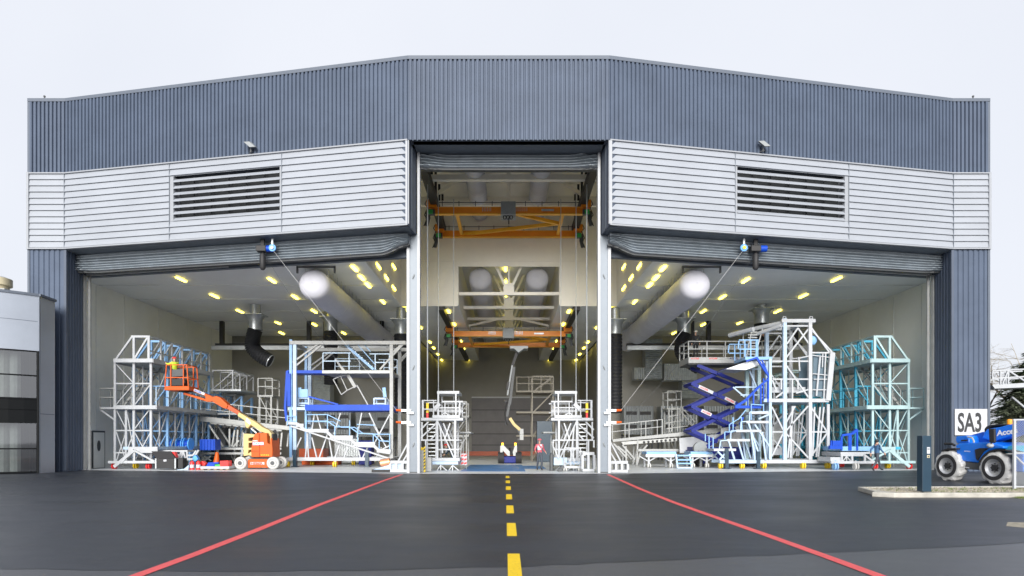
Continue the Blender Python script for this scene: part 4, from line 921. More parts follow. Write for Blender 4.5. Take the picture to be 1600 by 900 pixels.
for n_ in ((120,450),(120,650),(120,862),(352,356),(352,543),(350,752),(560,450),(505,620),(490,815)): mb = MB(); mb.tube([shift(q(*n_,Y),-.14), shift(q(*n_,Y),1.75)], .10, 10); mb.build('pivot_pin', M['navy'], T)
for s0, s1, tx, tm in (((180,470),(305,528),'ACCESS','wtext'),((410,572),(520,628),'ACCESS','wtext'),((203,682),(290,722),'ACCESS','wtext')):
    mb = MB(); p0 = q(*s0,Y-.075); p1 = q(*s1,Y-.075); mb.bar(p0, p1, .2, .01); dc = mb.build('decal', M['sign'] , T)
    d_ = (p1-p0).normalized(); up_ = V((-d_.z,0,d_.x)) ; up_ = up_ if up_.z > 0 else -up_
    text('ACCESS', .15, M['red'], T, p0-up_*.05+V((0,-.02,0))+d_*.08, d_, up_, 'lettering', 1.05, .004)
for x_, s_, m_ in ((110,'ACCESS',M['red']),(270,'ACCESS',M['red']),(450,'ACCESS',M['navy'])): 
    p0 = q(x_,232,Y-.21); text(s_, .13, m_, T, p0, (1,0,0), (0,0,1), 'lettering', 1.15, .003)
b0 = q(120,0,Y).x; b1 = b0+4.2
mb = MB(); mb.box(b0,b1,Y-.1,Y+1.9,.45,1.05); mb.box(b0+.1,b1-.1,Y-.2,Y+2.0,.75,1.25); mb.build('chassis', M['navy'], T)
for x in (b0+.55,b1-.55):
    for y in (Y-.25,Y+1.75): 
        mb = MB(); mb.tube([(x,y-.12,.42),(x,y+.18,.42)], .42, 18); wo = mb.build('wheel', M['tyre'], T, smooth=True)
        mb = MB(); mb.tube([(x,y-.13,.42),(x,y-.11,.42)], .24, 14); mb.build('rim', M['navy'], wo)

# ================================================================ orange boom lift
q = Z(350,640,9.0); Y = 36.9; W_ = 1.25
T = thing('boom_lift', 'orange and cream articulated boom lift with white tyres and raised basket', 'boom lift', P(402,733.5,Y), 'access lifts')
def pr(name, pts, m, d0=0., d1=W_, bev=.03, par=None, zq=q):
    mb = MB(); mb.prism([shift(zq(x,y,Y),d0) for x, y in pts], (0,d1-d0,0)); return mb.build(name, m, par or T, bevel=bev)
pr('chassis', [(325,705),(350,695),(590,695),(608,705),(605,825),(585,818),(355,818),(325,825)], M['orange'], .1, W_-.1)
pr('turntable', [(340,672),(660,672),(620,697),(370,697)], M['dgrey'], .2, W_-.2)
pr('turret', [(380,590),(400,440),(420,370),(445,335),(490,325),(600,330),(612,470),(640,490),(655,400),(670,400),(682,590),(678,668),(385,668)], M['orange'], 0, W_, .05)
pr('turret_cover', [(384,590),(402,440),(422,372),(446,338),(490,328),(497,580)], M['orange'], -.03, .02, .01)
mb = MB(); mb.bar(shift(q(384,580,Y),-.04), shift(q(497,580,Y),-.04), .02); mb.bar(shift(q(499,335,Y),-.04), shift(q(499,665,Y),-.04), .02); mb.build('panel_gap', M['dorange'], T)
pr('counterlink', [(258,340),(300,338),(420,352),(418,385),(330,400),(328,440),(385,445),(385,465),(330,470),(330,540),(385,535),(385,560),(330,570),(320,620),(385,580),(385,660),(330,640),(300,650),(258,655)], M['mcream'], .15, W_-.25, .02)
pr('boom', [(170,30),(300,110),(420,180),(500,240),(600,290),(645,350),(632,485),(610,485),(612,375),(540,328),(480,310),(430,270),(340,215),(300,262),(270,250),(252,150),(150,85)], M['mcream'], .35, .85, .03)
mb = MB(); mb.bar(shift(q(325,260,Y),.6), shift(q(400,328,Y),.6), .08); mb.bar(shift(q(390,250,Y),.6), shift(q(470,315,Y),.6), .06); mb.build('lift_ram', M['alu'], T)
mb = MB(); pts = [shift(q(x,y,Y),.5) for x, y in ((175,35),(230,45),(290,75),(300,95))]; mb.tube(pts, .035, 6); mb.build('cable', M['rubber'], T)
pr('decal', [(270,160),(285,110),(345,180),(330,210)], M['alu'], .34, .345, 0)
qz = Z(240,540,4.286)
pr('telescope', [(470,395),(478,392),(556,440),(545,462),(468,420)], M['dorange'], .42, .78, .01, zq=qz)
pr('fly_boom', [(380,340),(400,335),(425,345),(470,385),(478,398),(468,422),(440,412),(395,385),(370,368),(372,345)], M['orange'], .35, .85, .02, zq=qz)
pr('jib', [(240,285),(330,322),(372,340),(380,352),(365,372),(335,372),(172,322),(180,310),(325,355),(325,335),(236,300)], M['orange'], .4, .8, .01, zq=qz)
mb = MB(); mb.bar(shift(qz(205,290,Y),.6), shift(qz(322,340,Y),.6), .11); mb.build('jib_ram', M['dgrey'], T)
mb = MB(); p0 = shift(qz(248,292,Y),.385); p1 = shift(qz(320,322,Y),.385); mb.bar(p0, p1, .14, .01); mb.build('decal', M['sign'], T)
d_ = (p1-p0).normalized(); up_ = V((-d_.z,0,d_.x)); up_ = up_ if up_.z > 0 else -up_
text('ACCESS', .12, M['blue'], T, p0-up_*.04+V((0,-.012,0))+d_*.05, d_, up_, 'lettering', 1.0, .003)
# basket
bk = MB(); a = qz(78,272,Y); c = qz(242,300,Y); bk.box(a.x,c.x,Y-.1,Y+1.1,c.z,a.z); bk.build('basket_floor', M['orange'], T, bevel=.03)
bk = MB(); top = qz(0,130,Y).z; mid = qz(0,215,Y).z; x0, x1 = a.x+.03, c.x-.03; xl, xr = qz(92,0,Y).x, qz(205,0,Y).x
for y in (Y-.08,Y+1.08):
    bk.bar((xl,y,top),(xr+.2,y,top), .05); bk.bar((x0,y,mid),(x1,y,mid), .05)
    for xa, xb in ((x0,xl),(x1,xr+.2),(xl+.25,xl+.25),(xr,xr)): bk.bar((xa,y,a.z),(xb,y,top), .05)
for x in (xl,xr+.2): bk.bar((x,Y-.08,top),(x,Y+1.08,top), .05)
for x in (x0,x1): bk.bar((x,Y-.08,mid),(x,Y+1.08,mid), .05)
bk.build('basket_rail', M['orange'], T)
pr('control_panel', [(105,165),(200,155),(200,205),(108,212)], M['dgrey'], -.05, .3, .02, zq=qz)
pr('tool_tray', [(122,225),(195,222),(215,240),(205,268),(125,270)], M['rubber'], -.06, .5, .02, zq=qz)
pr('basket_mount', [(150,283),(190,283),(205,305),(150,308)], M['rubber'], .3, .9, .01, zq=qz)
for x in (240,695):
    for d in (-.12, W_-.12):
        ctr = shift(q(x,763,Y),d); mb = MB(); r_ = .355; ctr.z = r_+.01
        mb.tube([ctr+V((0,-.02,0)),ctr+V((0,.02,0)),ctr+V((0,.22,0)),ctr+V((0,.26,0))], [r_-.05,r_,r_,r_-.05], 24); wo = mb.build('wheel', M['tyre_w'], T, smooth=True)
        mb = MB(); mb.tube([ctr+V((0,-.045,0)),ctr+V((0,-.01,0))], .2, 18); mb.build('rim', M['tyre_w'], wo)
        mb = MB(); mb.tube([ctr+V((0,-.06,0)),ctr+V((0,-.03,0))], .12, 14); mb.build('hub', M['dgrey'], wo)
        mb = MB(); n_ = 20; mb.add([ctr+V((math.cos(2*math.pi*k/n_)*rr,-.035,math.sin(2*math.pi*k/n_)*rr)) for rr in (.21,.235) for k in range(n_)], [(k,(k+1)%n_,n_+(k+1)%n_,n_+k) for k in range(n_)]); mb.build('rim_groove', M['grey'], wo)
p0 = shift(q(372,790,Y),.08); mb = MB(); mb.box(q(365,0,Y).x,q(560,0,Y).x,Y+.075,Y+.1,q(0,775,Y).z,q(0,740,Y).z); mb.build('name_plate', M['sign'], T)
text('HEBER', .16, M['dorange'], T, q(372,772,Y)+V((0,.068,0)), (1,0,0), (0,0,1), 'lettering', 1.45, .006)
mb = MB(); mb.prism([shift(q(x,y,Y),-.035) for x, y in ((405,460),(555,455),(562,497),(410,500))], (0,.03,0)); mb.build('decal', M['sky'], T)
text('ACCESS', .17, M['wtext'], T, shift(q(410,492,Y),-.045), (1,0,0), (0,0,1), 'lettering', 1.05, .006)
text('HEBER', .08, M['wtext'], T, shift(q(405,446,Y),-.045), (1,0,0), (0,0,1), 'lettering', 1.3, .003)
mb = MB()
for k in range(5): x = 515+k*25; mb.prism([shift(q(x,632,Y),-.03),shift(q(x+12,632,Y),-.03),shift(q(x+22,645,Y),-.03),shift(q(x+10,645,Y),-.03)], (0,.025,0))
mb.build('hazard_stripe', M['yellow'], T)
pr('rear_lamp_post', [(648,340),(672,340),(672,485),(650,485)], M['rubber'], .2, .9, .01)

# ================================================================ sloping gangways at the back of the side bays
def gangway(label, mirror):
    MIRROR[0] = mirror; MIRROR[1] = -.1
    q = Z(300,560,5.0); Y = 43.5
    T = thing('sloping_gangway', label, 'gangway', P(380,725,Y), 'sloping grey gangways in the side bays')
    mb = MB(); mb.prism([q(55,455,Y),q(80,452,Y),q(760,530,Y),q(760,560,Y),q(60,490,Y)], (0,1.6,0)); mb.build('deck', M['greysteel'], T)
    mb = MB(); mb.prism([q(150,512,Y+.1),q(700,570,Y+.1),q(700,545,Y+.1),q(125,490,Y+.1)], (0,.12,0)); bo = mb.build('side_beam', M['greysteel'], T)
    for k in range(9):
        x = 200+k*56; y = 524+k*5.5; cc = q(x,y,Y+.09); mb = MB(); mb.tube([cc, cc+V((0,.02,0))], .11, 12); mb.build('beam_hole', M['rubber'], bo)
    mb = MB()
    for a, c in (((130,520),(240,690)),((290,550),(290,690)),((330,560),(310,690)),((355,560),(345,690)),((365,640),(320,690)),((400,580),(395,690)),((620,590),(520,690)),((700,580),(690,690))):
        for d in (.1,1.4): mb = MB(); mb.bar(shift(q(*a,Y),d), shift(q(*c,Y),d), .1); mb.build('support_leg', M['greysteel'], T)
    mb = MB()
    for y in (705,742):
        mb.bar(q(60,y,Y-.1), q(700,y,Y-.1), .14); mb.bar(q(60,y,Y+1.5), q(700,y,Y+1.5), .14)
    for x in (62,200,395,560): mb.bar(q(x,705,Y-.1), q(x,742,Y-.1), .12); mb.bar(q(x,742,Y-.1), q(x-20 if x > 100 else x+40,800,Y-.1), .1)
    for a, c in (((95,762),(150,800)),((150,762),(95,800)),((440,750),(470,810)),((640,750),(640,815))): mb.bar(q(*a,Y-.1), q(*c,Y-.1), .07)
    mb.build('base_frame', M['greysteel'], T)
    a = q(70,455,Y+.05); c = q(740,528,Y+.05); rail(T, [a, c], 1.05, M['greysteel'], .05, 1.9); rail(T, [shift(a,1.5), shift(c,1.5)], 1.05, M['greysteel'], .05, 1.9)
    MIRROR[0] = False; MIRROR[1] = 0
    return T
gangway('sloping grey gangway with pierced beam behind the orange boom lift', False)
q = Z(940,560,4.74); Y = 43.2
T = thing('sloping_gangway', 'sloping pale gangway with hand rails behind the light blue bench platforms', 'gangway', P(1030,727,Y), 'sloping grey gangways in the side bays')
mb = MB(); mb.prism([q(80,600,Y),q(980,508,Y),q(980,540,Y),q(85,618,Y)], (0,1.6,0)); mb.build('deck', M['offwhite'], T)
mb = MB(); mb.prism([q(145,618,Y+.1),q(560,588,Y+.1),q(560,612,Y+.1),q(160,640,Y+.1)], (0,.12,0)); bo = mb.build('side_beam', M['greysteel'], T)
for k in range(9): cc = q(315+k*32,621-k*2.6,Y+.09); mb = MB(); mb.tube([cc, cc+V((0,.02,0))], .085, 12); mb.build('beam_hole', M['rubber'], bo)
for a, c in (((155,640),(250,750)),((270,600),(262,790)),((290,690),(265,780)),((90,630),(190,740)),((180,650),(185,780)),((120,650),(180,700)),((340,640),(290,700))):
    for d in (.1,1.4): mb = MB(); mb.bar(shift(q(*a,Y),d), shift(q(*c,Y),d), .1); mb.build('support_leg', M['offwhite'], T)
mb = MB(); mb.bar(q(270,680,Y-.1), q(640,680,Y-.1), .16); mb.build('base_frame', M['offwhite'], T)
a = q(80,600,Y+.05); c = q(450,562,Y+.05)
for d in (0, 1.5): rail(T, [shift(a,d), shift(c,d)], 1.0, M['offwhite'], .05, 1.0)
mb = MB()
for s0, s1 in (((450,470),(450,555)),((520,340),(520,545)),((560,360),(560,540)),((470,480),(600,460)),((590,360),(690,470)),((575,380),(680,500)),((640,470),(690,520)),((500,430),(560,420)),((500,470),(500,545)),((600,360),(600,470)),((700,400),(700,530)),((480,520),(640,500))): mb.bar(q(*s0,Y+2.4), q(*s1,Y+2.4), .06)
mb.build('folded_stair', M['greysteel'], T)

def rail_tower(label, x0, x1, Y, zd, m):
    T = thing('access_tower', label, 'access tower', ((x0+x1)/2,Y,0), 'grey railed towers at the back')
    posts(T, [(x,y,zd) for x in (x0,x1) for y in (Y,Y+1.3)], m, .12, 0)
    mb = MB()
    n = max(2, int(zd/1.4))
    for y in (Y,Y+1.3):
        for k in range(n):
            za, zb = zd*k/n, zd*(k+1)/n; mb.bar((x0,y,za),(x1,y,zb), .06) if k % 2 else mb.bar((x1,y,za),(x0,y,zb), .06); mb.bar((x0,y,zb),(x1,y,zb), .06)
    mb.build('lattice_frame', m, T)
    mb = MB(); mb.box(x0-.15,x1+.15,Y-.1,Y+1.4,zd,zd+.12); mb.build('deck', m, T)
    rail(T, [(x0-.1,Y-.05,zd+.1),(x1+.1,Y-.05,zd+.1),(x1+.1,Y+1.35,zd+.1),(x0-.1,Y+1.35,zd+.1),(x0-.1,Y-.05,zd+.1)], 1.25, m, .07, 1.1)
    return T
YT = 47.
def tow(label, pa, pb, py): rail_tower(label, (pa-795)*YT/1000, (pb-795)*YT/1000, YT, CAMZ+(690-py)*YT/1000, M['greysteel'])
tow('grey railed tower closest to the orange jib, behind the gangway', 351, 367, 618)
tow('grey railed tower between the boom lift and the blue framed dock', 406, 424, 620)
tow('grey railed tower behind the pale gangway, beside the shiny cabinets', 1045, 1062, 640)
# dark bin and blue tubs behind
mb = MB(); mb.box((322-795)*.046,(352-795)*.046,46,47.4,0,CAMZ+(690-668)*.046); tag(mb.build('storage_bin', M['dgrey'], None, bevel=.03), 'dark grey bin under the sloping gangway behind the white dock', 'bin')
def hose_reel(label, px):
    Y = 40.5; c = P(px, 694, Y); T = thing('hose_drum', label, 'hose drum', (c.x,Y,1.3), 'blue hose drums on the low deck')
    mb = MB(); 
    for d in (-.16,.16): mb.tube([(c.x+d-.03,Y,c.z),(c.x+d+.03,Y,c.z)], .40, 16)
    mb.build('flange', M['sky'], T)
    mb = MB(); mb.tube([(c.x-.16,Y,c.z),(c.x+.16,Y,c.z)], .26, 14); mb.build('drum', M['blue'], T)
    mb = MB(); mb.bar((c.x,Y-.3,1.3),(c.x,Y,c.z), .06); mb.bar((c.x,Y+.3,1.3),(c.x,Y,c.z), .06); mb.build('stand', M['pblue'], T)
for px, l in ((268,'blue hose drum on the low deck, closest to the white dock posts'),(283,'second blue hose drum from the white dock posts'),(294,'blue hose drum closest to the sloping gangway base')): hose_reel(l, px)
a = P(312,704,41.5); mb = MB(); mb.box(a.x,a.x+1.0,41.5,42.3,1.05,1.75); 
for k in range(5): mb.bar((a.x+.1+k*.2,41.48,1.08),(a.x+.1+k*.2,41.48,1.72), .06)
tag(mb.build('plastic_tub', M['blue'], None), 'ribbed blue tub on the gangway base beam', 'tub')
mb = MB(); mb.box(P(262,0,40.4).x,P(302,0,40.4).x,40.1,41.1,1.0,1.06); mb.box(P(262,0,40.4).x+.1,P(262,0,40.4).x+.2,40.2,40.9,0,1.0); mb.box(P(302,0,40.4).x-.2,P(302,0,40.4).x-.1,40.2,40.9,0,1.0)
tag(mb.build('low_bench', M['pblue'], None), 'low pale blue bench carrying the blue hose drums', 'bench')

# ================================================================ light blue bench platforms (sign side)
q = Z(1000,660,8.889); Y = 38.6
def bench(label, x0, x1, steps, Yb):
    q = Z(1000,660,8.889)
    T = thing('bench_platform', label, 'work bench', q((x0+x1)/2,640,Yb), 'light blue bench platforms on wheels')
    a = q(x0,395,Yb); c = q(x1,470,Yb)
    mb = MB(); mb.box(a.x,c.x,Yb-.05,Yb+1.4,c.z+.12,a.z-.05); mb.build('deck', M['pblue'], T)
    mb = MB(); mb.box(a.x-.05,c.x+.05,Yb-.06,Yb+1.45,c.z-.05,c.z+.115); mb.build('deck_frame', M['alu'], T)
    for x in (a.x+.15, c.x-.3):
        mb = MB(); mb.bar((x,Yb+.1,c.z),(x,Yb+.1,.3), .11); mb.bar((x-.55,Yb+.1,c.z),(x,Yb+.1,.4), .06); mb.bar((x+.55,Yb+.1,c.z),(x,Yb+.1,.4), .06); mb.build('leg', M['white'], T); mb = MB(); mb.bar((x,Yb+1.3,c.z),(x,Yb+1.3,.02), .11); mb.build('leg', M['white'], T)
        caster(T, x+.02, Yb+.1, .13, M['tyre_w'])
    return T
bench('light blue wheeled bench platform closest to the mullion in the sign bay', 90, 500, 0, Y)
bench('light blue wheeled bench platform between the step unit and the tall white dock', 700, 1000, 0, Y+.2)
T = thing('step_unit', 'small light blue three tread step unit between two bench platforms', 'steps', q(610,630,Y-.2))
mb = MB()
for x0, x1 in ((500,520),(685,718)): mb.bar(q(x0,440,Y-.2), q(x1,630,Y-.3), .09, .09)
mb.bar(q(520,628,Y-.3), q(718,628,Y-.3), .08); mb.build('side_frame', M['lblue'], T)
for y in (450,510,560): mb = MB(); a = q(510,y,Y-.2); mb.box(a.x,q(700,y,Y).x,Y-.35,Y-.05,a.z-.08,a.z); mb.build('tread', M['pblue'], T)
mb = MB(); cc = q(840,360,Y+2); mb.tube([cc, cc+V((0,.3,0))], .42, 18); mb.tube([cc+V((0,-.02,0)), cc+V((0,.01,0))], .2, 14); tag(mb.build('cable_drum', M['grey'], None, smooth=True), 'grey round cable drum standing behind the light blue benches', 'cable drum').location.z = 0
mb = MB(); mb.bar(cc+V((0,.15,0)), (cc.x,cc.y+.15,0), .3)
tag(mb.build('drum_stand', M['dgrey'], None), 'dark stand under the grey cable drum', 'stand')
# ================================================================ air tubes
def air_tube(label, x, z, r, y0, y1, group, hang=True, dome=.6):
    T = thing('air_tube', label, 'air duct', (x,y0,z), group)
    prof = [(0,.02),(.03,.45),(.12,.8),(.3,.96),(.55,1.0)]
    pts = [(x,y0-dome+dome*a*1.8,z) for a, _ in prof]; rs = [max(.02,r*k) for _, k in prof]
    n_ = 14; rng = random.Random(int(x*77+y0))
    for i in range(1, n_+1): pts.append((x+rng.uniform(-.012,.012), y0+.2+(y1-y0-.2)*i/n_, z+rng.uniform(-.012,.012))); rs.append(r*(1+(-.018 if i % 3 == 0 else rng.uniform(-.006,.006))))
    mb = MB(); mb.tube(pts, rs, 28, False); mb.build('fabric_skin', M['tube'], T, smooth=True)
    mb = MB()
    for i in range(1, 5): yy = y0+(y1-y0)*i/5; mb.tube([(x,yy-.02,z),(x,yy+.02,z)], r*1.008, 28, False)
    mb.build('seam_band', M['seam'], T, smooth=True)
    if hang:
        top = hang
        mb = MB()
        for i in range(int((y1-y0)/.9)): 
            yy = y0+.3+i*.9
            for s in (-1,1): mb.bar((x+s*r*.75,yy,z+r*.6),(x+s*r*.75,yy,top), .02)
        mb.build('hanger_wire', M['alu'], T)
    return T
g = 'big white fabric air tubes'
air_tube('big white fabric air tube hanging in the office-side bay', -10.45, 10.03, .83, 34.6, 54, g, CH)
air_tube('big white fabric air tube hanging in the sign-side bay', 10.0, 10.03, .83, 34.6, 54, g, CH)
for s, w_ in ((-1,'office side'),(1,'sign side')):
    air_tube(f'white air tube high above the orange crane, {w_}', s*1.95-.05, 17.5, .6, 33.5, 44.35, 'white air tubes above the crane', 18.6)
    air_tube(f'white air tube in the raised lantern of the nave, {w_}', s*2.02, 13.15, .82, 45.6, 73, 'white air tubes in the lantern', None)
for s in (-1, 1):
    mb = MB()
    for x in (s*9.3, s*11.3): mb.bar((x,34.2,10.6),(x,34.2,10.97), .09)
    mb.bar((s*9.3,34.2,10.93),(s*11.3,34.2,10.93), .07)
    mb.build('tube_bracket', M['dgrey'], HG)

# ================================================================ exhaust hoses
def hose(label, x, Y, z_col, z_end, bend=None, r=.46):
    T = thing('exhaust_hose', label, 'exhaust hose', (x,Y,CH), 'black exhaust hoses with silver collars')
    mb = MB(); mb.tube([(x,Y,CH-.02),(x,Y,z_col+.75)], r*.75, 18); mb.build('ceiling_pipe', M['alu'], T, smooth=True)
    mb = MB(); mb.prism([(x-r*1.5,Y-r*1.3,z_col+.75),(x+r*1.5,Y-r*1.3,z_col+.75),(x+r*1.5,Y+r*1.3,z_col+.75),(x-r*1.5,Y+r*1.3,z_col+.75)], (0,0,.06))
    mb.tube([(x,Y,z_col+.75),(x,Y,z_col+.45),(x,Y,z_col-.25)], [r*1.45,r*1.02,r*1.02], 18); mb.build('collar', M['galv'], T, smooth=True)
    n_ = 46; pts = []; rs = []
    for i in range(n_+1):
        t = i/n_; zq = z_col-.2+(z_end-z_col+.2)*t; xx = x; 
        if bend: k = max(0,(t-.45)/.55); xx = x+bend*k*k - .22*math.sin(t*math.pi); zq += .35*k*k*0
        pts.append((xx,Y,zq)); rs.append(r*(1.06+.05*(1 if i % 2 else -1)))
    mb = MB(); mb.tube(pts, rs, 18); mb.build('hose', M['blackhose'], T, smooth=True)
    if bend:
        d_ = (V(pts[-1])-V(pts[-4])).normalized(); mb = MB(); mb.tube([V(pts[-1])-d_*.02, V(pts[-1])+d_*.06], r*.98, 18, False); mb.build('end_ring', M['alu'], T, smooth=True)
    return T
hose('bent black exhaust hose with open end, hanging above the orange jib', P(399,0,44).x, 44, 9.5, 7.15, 1.0)
hose('black exhaust hose hanging behind the top beam of the blue and white dock', P(517,0,47).x, 47, 9.9, 5.8)
hose('long black exhaust hose hanging close to the mullion in the office bay', P(627,0,45).x, 45, 9.35, 3.6)
hose('long black exhaust hose hanging close to the mullion in the sign bay', P(961,0,45).x, 45, 9.35, 3.6)
hose('black exhaust hose hanging beside the raised scissor lift platform', P(1069,0,46).x, 46, 9.6, 6.9, 1.1)
hose('exhaust hose hanging behind the top arm of the tall white dock', P(1190,0,44).x, 44, 9.9, 8.3)
# hanging black rails with white channel
for s, w_ in ((-1,'office-side'),(1,'sign-side')):
    T = thing('suspended_rail', f'black and white suspended rail across the back of the {w_} bay', 'rail', (s*15,50,8.9), 'suspended rails in the side bays')
    mb = MB(); mb.bar((s*22.9,50,9.15),(s*9.2,50,9.15), .22, .25); mb.build('beam', M['blackbeam'], T)
    mb = MB(); mb.bar((s*23.1,49.85,8.9),(s*9.2,49.85,8.9), .3, .28); mb.build('channel', M['alu'], T)
    for x in (22.4,15.6,14.3,9.9): mb = MB(); mb.bar((s*x,50,9.2),(s*x,50,CH), .3); mb.build('drop_post', M['blackbeam'], T)
for i, (px, py) in enumerate(((257,492),(266,497),(276,503))):
    for s in (1,-1):
        Y = 9.2*1000/(690-py); p = P(px,py,Y); p.x *= s; mb = MB(); mb.bar(p+V((0,0,.3)), p, .08); mb.box(p.x-.13,p.x+.13,p.y-.15,p.y+.15,p.z-.25,p.z); 
        tag(mb.build('ceiling_hook', M['dgrey'], None), f'small dark ceiling hook near the outer wall, {["first","second","third"][i]} from the door, {"office" if s>0 else "sign"} bay', 'hook', 'small ceiling hooks')

# ================================================================ cranes
def crane(label, xr, z, y0, y1, grp):
    T = thing('overhead_crane', label, 'overhead crane', (0,(y0+y1)/2,z), grp)
    for y in (y0, y1):
        mb = MB(); mb.bar((-xr-.35,y,z),(xr+.35,y,z), .36, .2); go = mb.build('girder', M['crane'], T)
        mb = MB(); mb.bar((-xr-.3,y,z+.2),(xr+.3,y,z+.2), .04, .3); mb.bar((-xr-.3,y,z-.2),(xr+.3,y,z-.2), .04, .3); mb.build('flange', M['crane_y'], go)
        mb = MB(); mb.bar((-xr,y-.3,z+.42),(xr,y-.3,z+.42), .035); 
        for k in range(9): x = -xr+.4+k*(2*xr-.8)/8; mb.bar((x,y-.3,z+.2),(x,y-.3,z+.5), .04)
        mb.build('cable_rail', M['dgrey'], go)
        for s in (-1,1):
            mb = MB(); x = s*(xr+.25); mb.box(x-.3,x+.3,y-.45,y+.45,z+.1,z+.55); eo = mb.build('end_carriage', M['crane'], T)
            mb = MB(); mb.tube([(x+s*.25,y-.1,z-.05),(x+s*.25,y-.1,z-.5)], .15, 10); mb.tube([(x+s*.2,y-.35,z-.55),(x+s*.3,y-.35,z-1.0)], .12, 10); mb.box(x-.2,x+.2,y-.5,y-.2,z-.35,z-.05); mb.build('drive_motor', M['dgrey'], eo)
            mb = MB(); mb.box(x+s*.05-.14,x+s*.05+.14,y-.56,y-.46,z-.35,z-.1); mb.build('motor_cover', M['green'], eo)
            mb = MB(); pts = [(x+s*.3+s*.2*math.sin(t*1.1)*math.cos(t),y-.4,z+.5-t*.22) for t in range(8)]; mb.tube(pts, .03, 5); mb.build('cable_loop', M['rubber'], eo)
    for a, c in (((-xr*.72,y0),(-xr*.72,y1)),((xr*.75,y0),(xr*.75,y1)),((-xr*.7,y1),(xr*.72,(y0+y1)/2)),((xr*.72,(y0+y1)/2),(-.3,y0))):
        mb = MB(); mb.bar((a[0],a[1],z),(c[0],c[1],z), .2, .18); mb.build('tie_bar', M['crane_y'], T)
    mb = MB(); mb.box(-.48,.42,y0-.7,y0+.35,z-.45,z+.35); h = mb.build('hoist', M['grey'], T, bevel=.03)
    mb = MB()
    for i in range(3): x = -.25+i*.2; mb.tube([(x+.09*math.cos(t),y0-.5,z-.55+.11*math.sin(t)) for t in [2*math.pi*k/10 for k in range(11)]], .03, 5)
    mb.tube([(0,y0-.3,z-.5),(0,y0-.3,z-.9)], .04, 6); mb.build('hook_block', M['rubber'], h)
    mb = MB()
    for k in range(12): x = -1.6+k*.1 if k < 6 else .5+(k-6)*.12; mb.bar((x,y0-.28,z-.1),(x,y0-.28,z+.18), .03)
    mb.build('cable_chain', M['alu'], T)
    mb = MB(); mb.box(xr*.45,xr*.62,y0-.2,y0-.18,z-.06,z+.06); mb.build('capacity_plate', M['alu'], T)
    return T
crane('orange twin girder overhead crane high in the tall middle bay', 4.45, 15.75, 39.3, 43.7, 'orange overhead cranes')
crane('orange twin girder overhead crane deeper and lower in the nave', 4.55, 10.35, 52, 58, 'orange overhead cranes')
for s, w_ in ((-1,'office'),(1,'sign')):
    for x, z, y0, y1, l in ((4.55,16.25,33.3,44.3,'above the upper crane'),(4.75,11.0,44.5,73,'above the deeper crane')):
        mb = MB(); mb.bar((s*x,y0,z),(s*x,y1,z), .40, .5); mb.bar((s*x,y0,z+.3),(s*x,y1,z+.3), .25, .14)
        for k in range(6): yy = y0+.4+(y1-y0-.8)*k/5; mb.bar((s*x,yy,z+.3),(s*x,yy,(18.55 if z > 15 else CH+.12)), .14)
        tag(mb.build('crane_runway', M['blackbeam'], None), f'black crane runway beam {l}, {w_} side', 'crane rail', 'black crane runways')
# pendants hanging in the middle bay
for s, w_ in ((-1,'office'),(1,'sign')):
    x = -.09+s*4.43; T = thing('crane_pendant', f'yellow and red crane pendant hanging over the {w_}-side white stair tower', 'control pendant', (x,35.6,2.6), 'hanging crane pendants')
    mb = MB(); mb.tube([(x,35.6,15.9),(x,35.6,3.75)], .035, 6); mb.build('cable', M['alu'], T)
    mb = MB(); mb.box(x-.07,x+.07,35.53,35.67,3.2,3.75); mb.build('handset', M['yellow'], T, bevel=.02)
    mb = MB(); mb.box(x-.06,x+.06,35.53,35.67,2.9,3.19); mb.build('stop_grip', M['red'], T, bevel=.02)
    for k, dx in enumerate((.45,1.25)):
        mb = MB(); mb.tube([(x-s*dx,37+k,16),(x-s*dx,37+k,.1+k*3)], .022, 5); tag(mb.build('hanging_cable', M['alu'], None), f'{"thin" if k else "straight"} pale cable hanging beside the {w_}-side pendant{", further in" if k else ""}', 'cable', 'cables hanging in the middle bay')

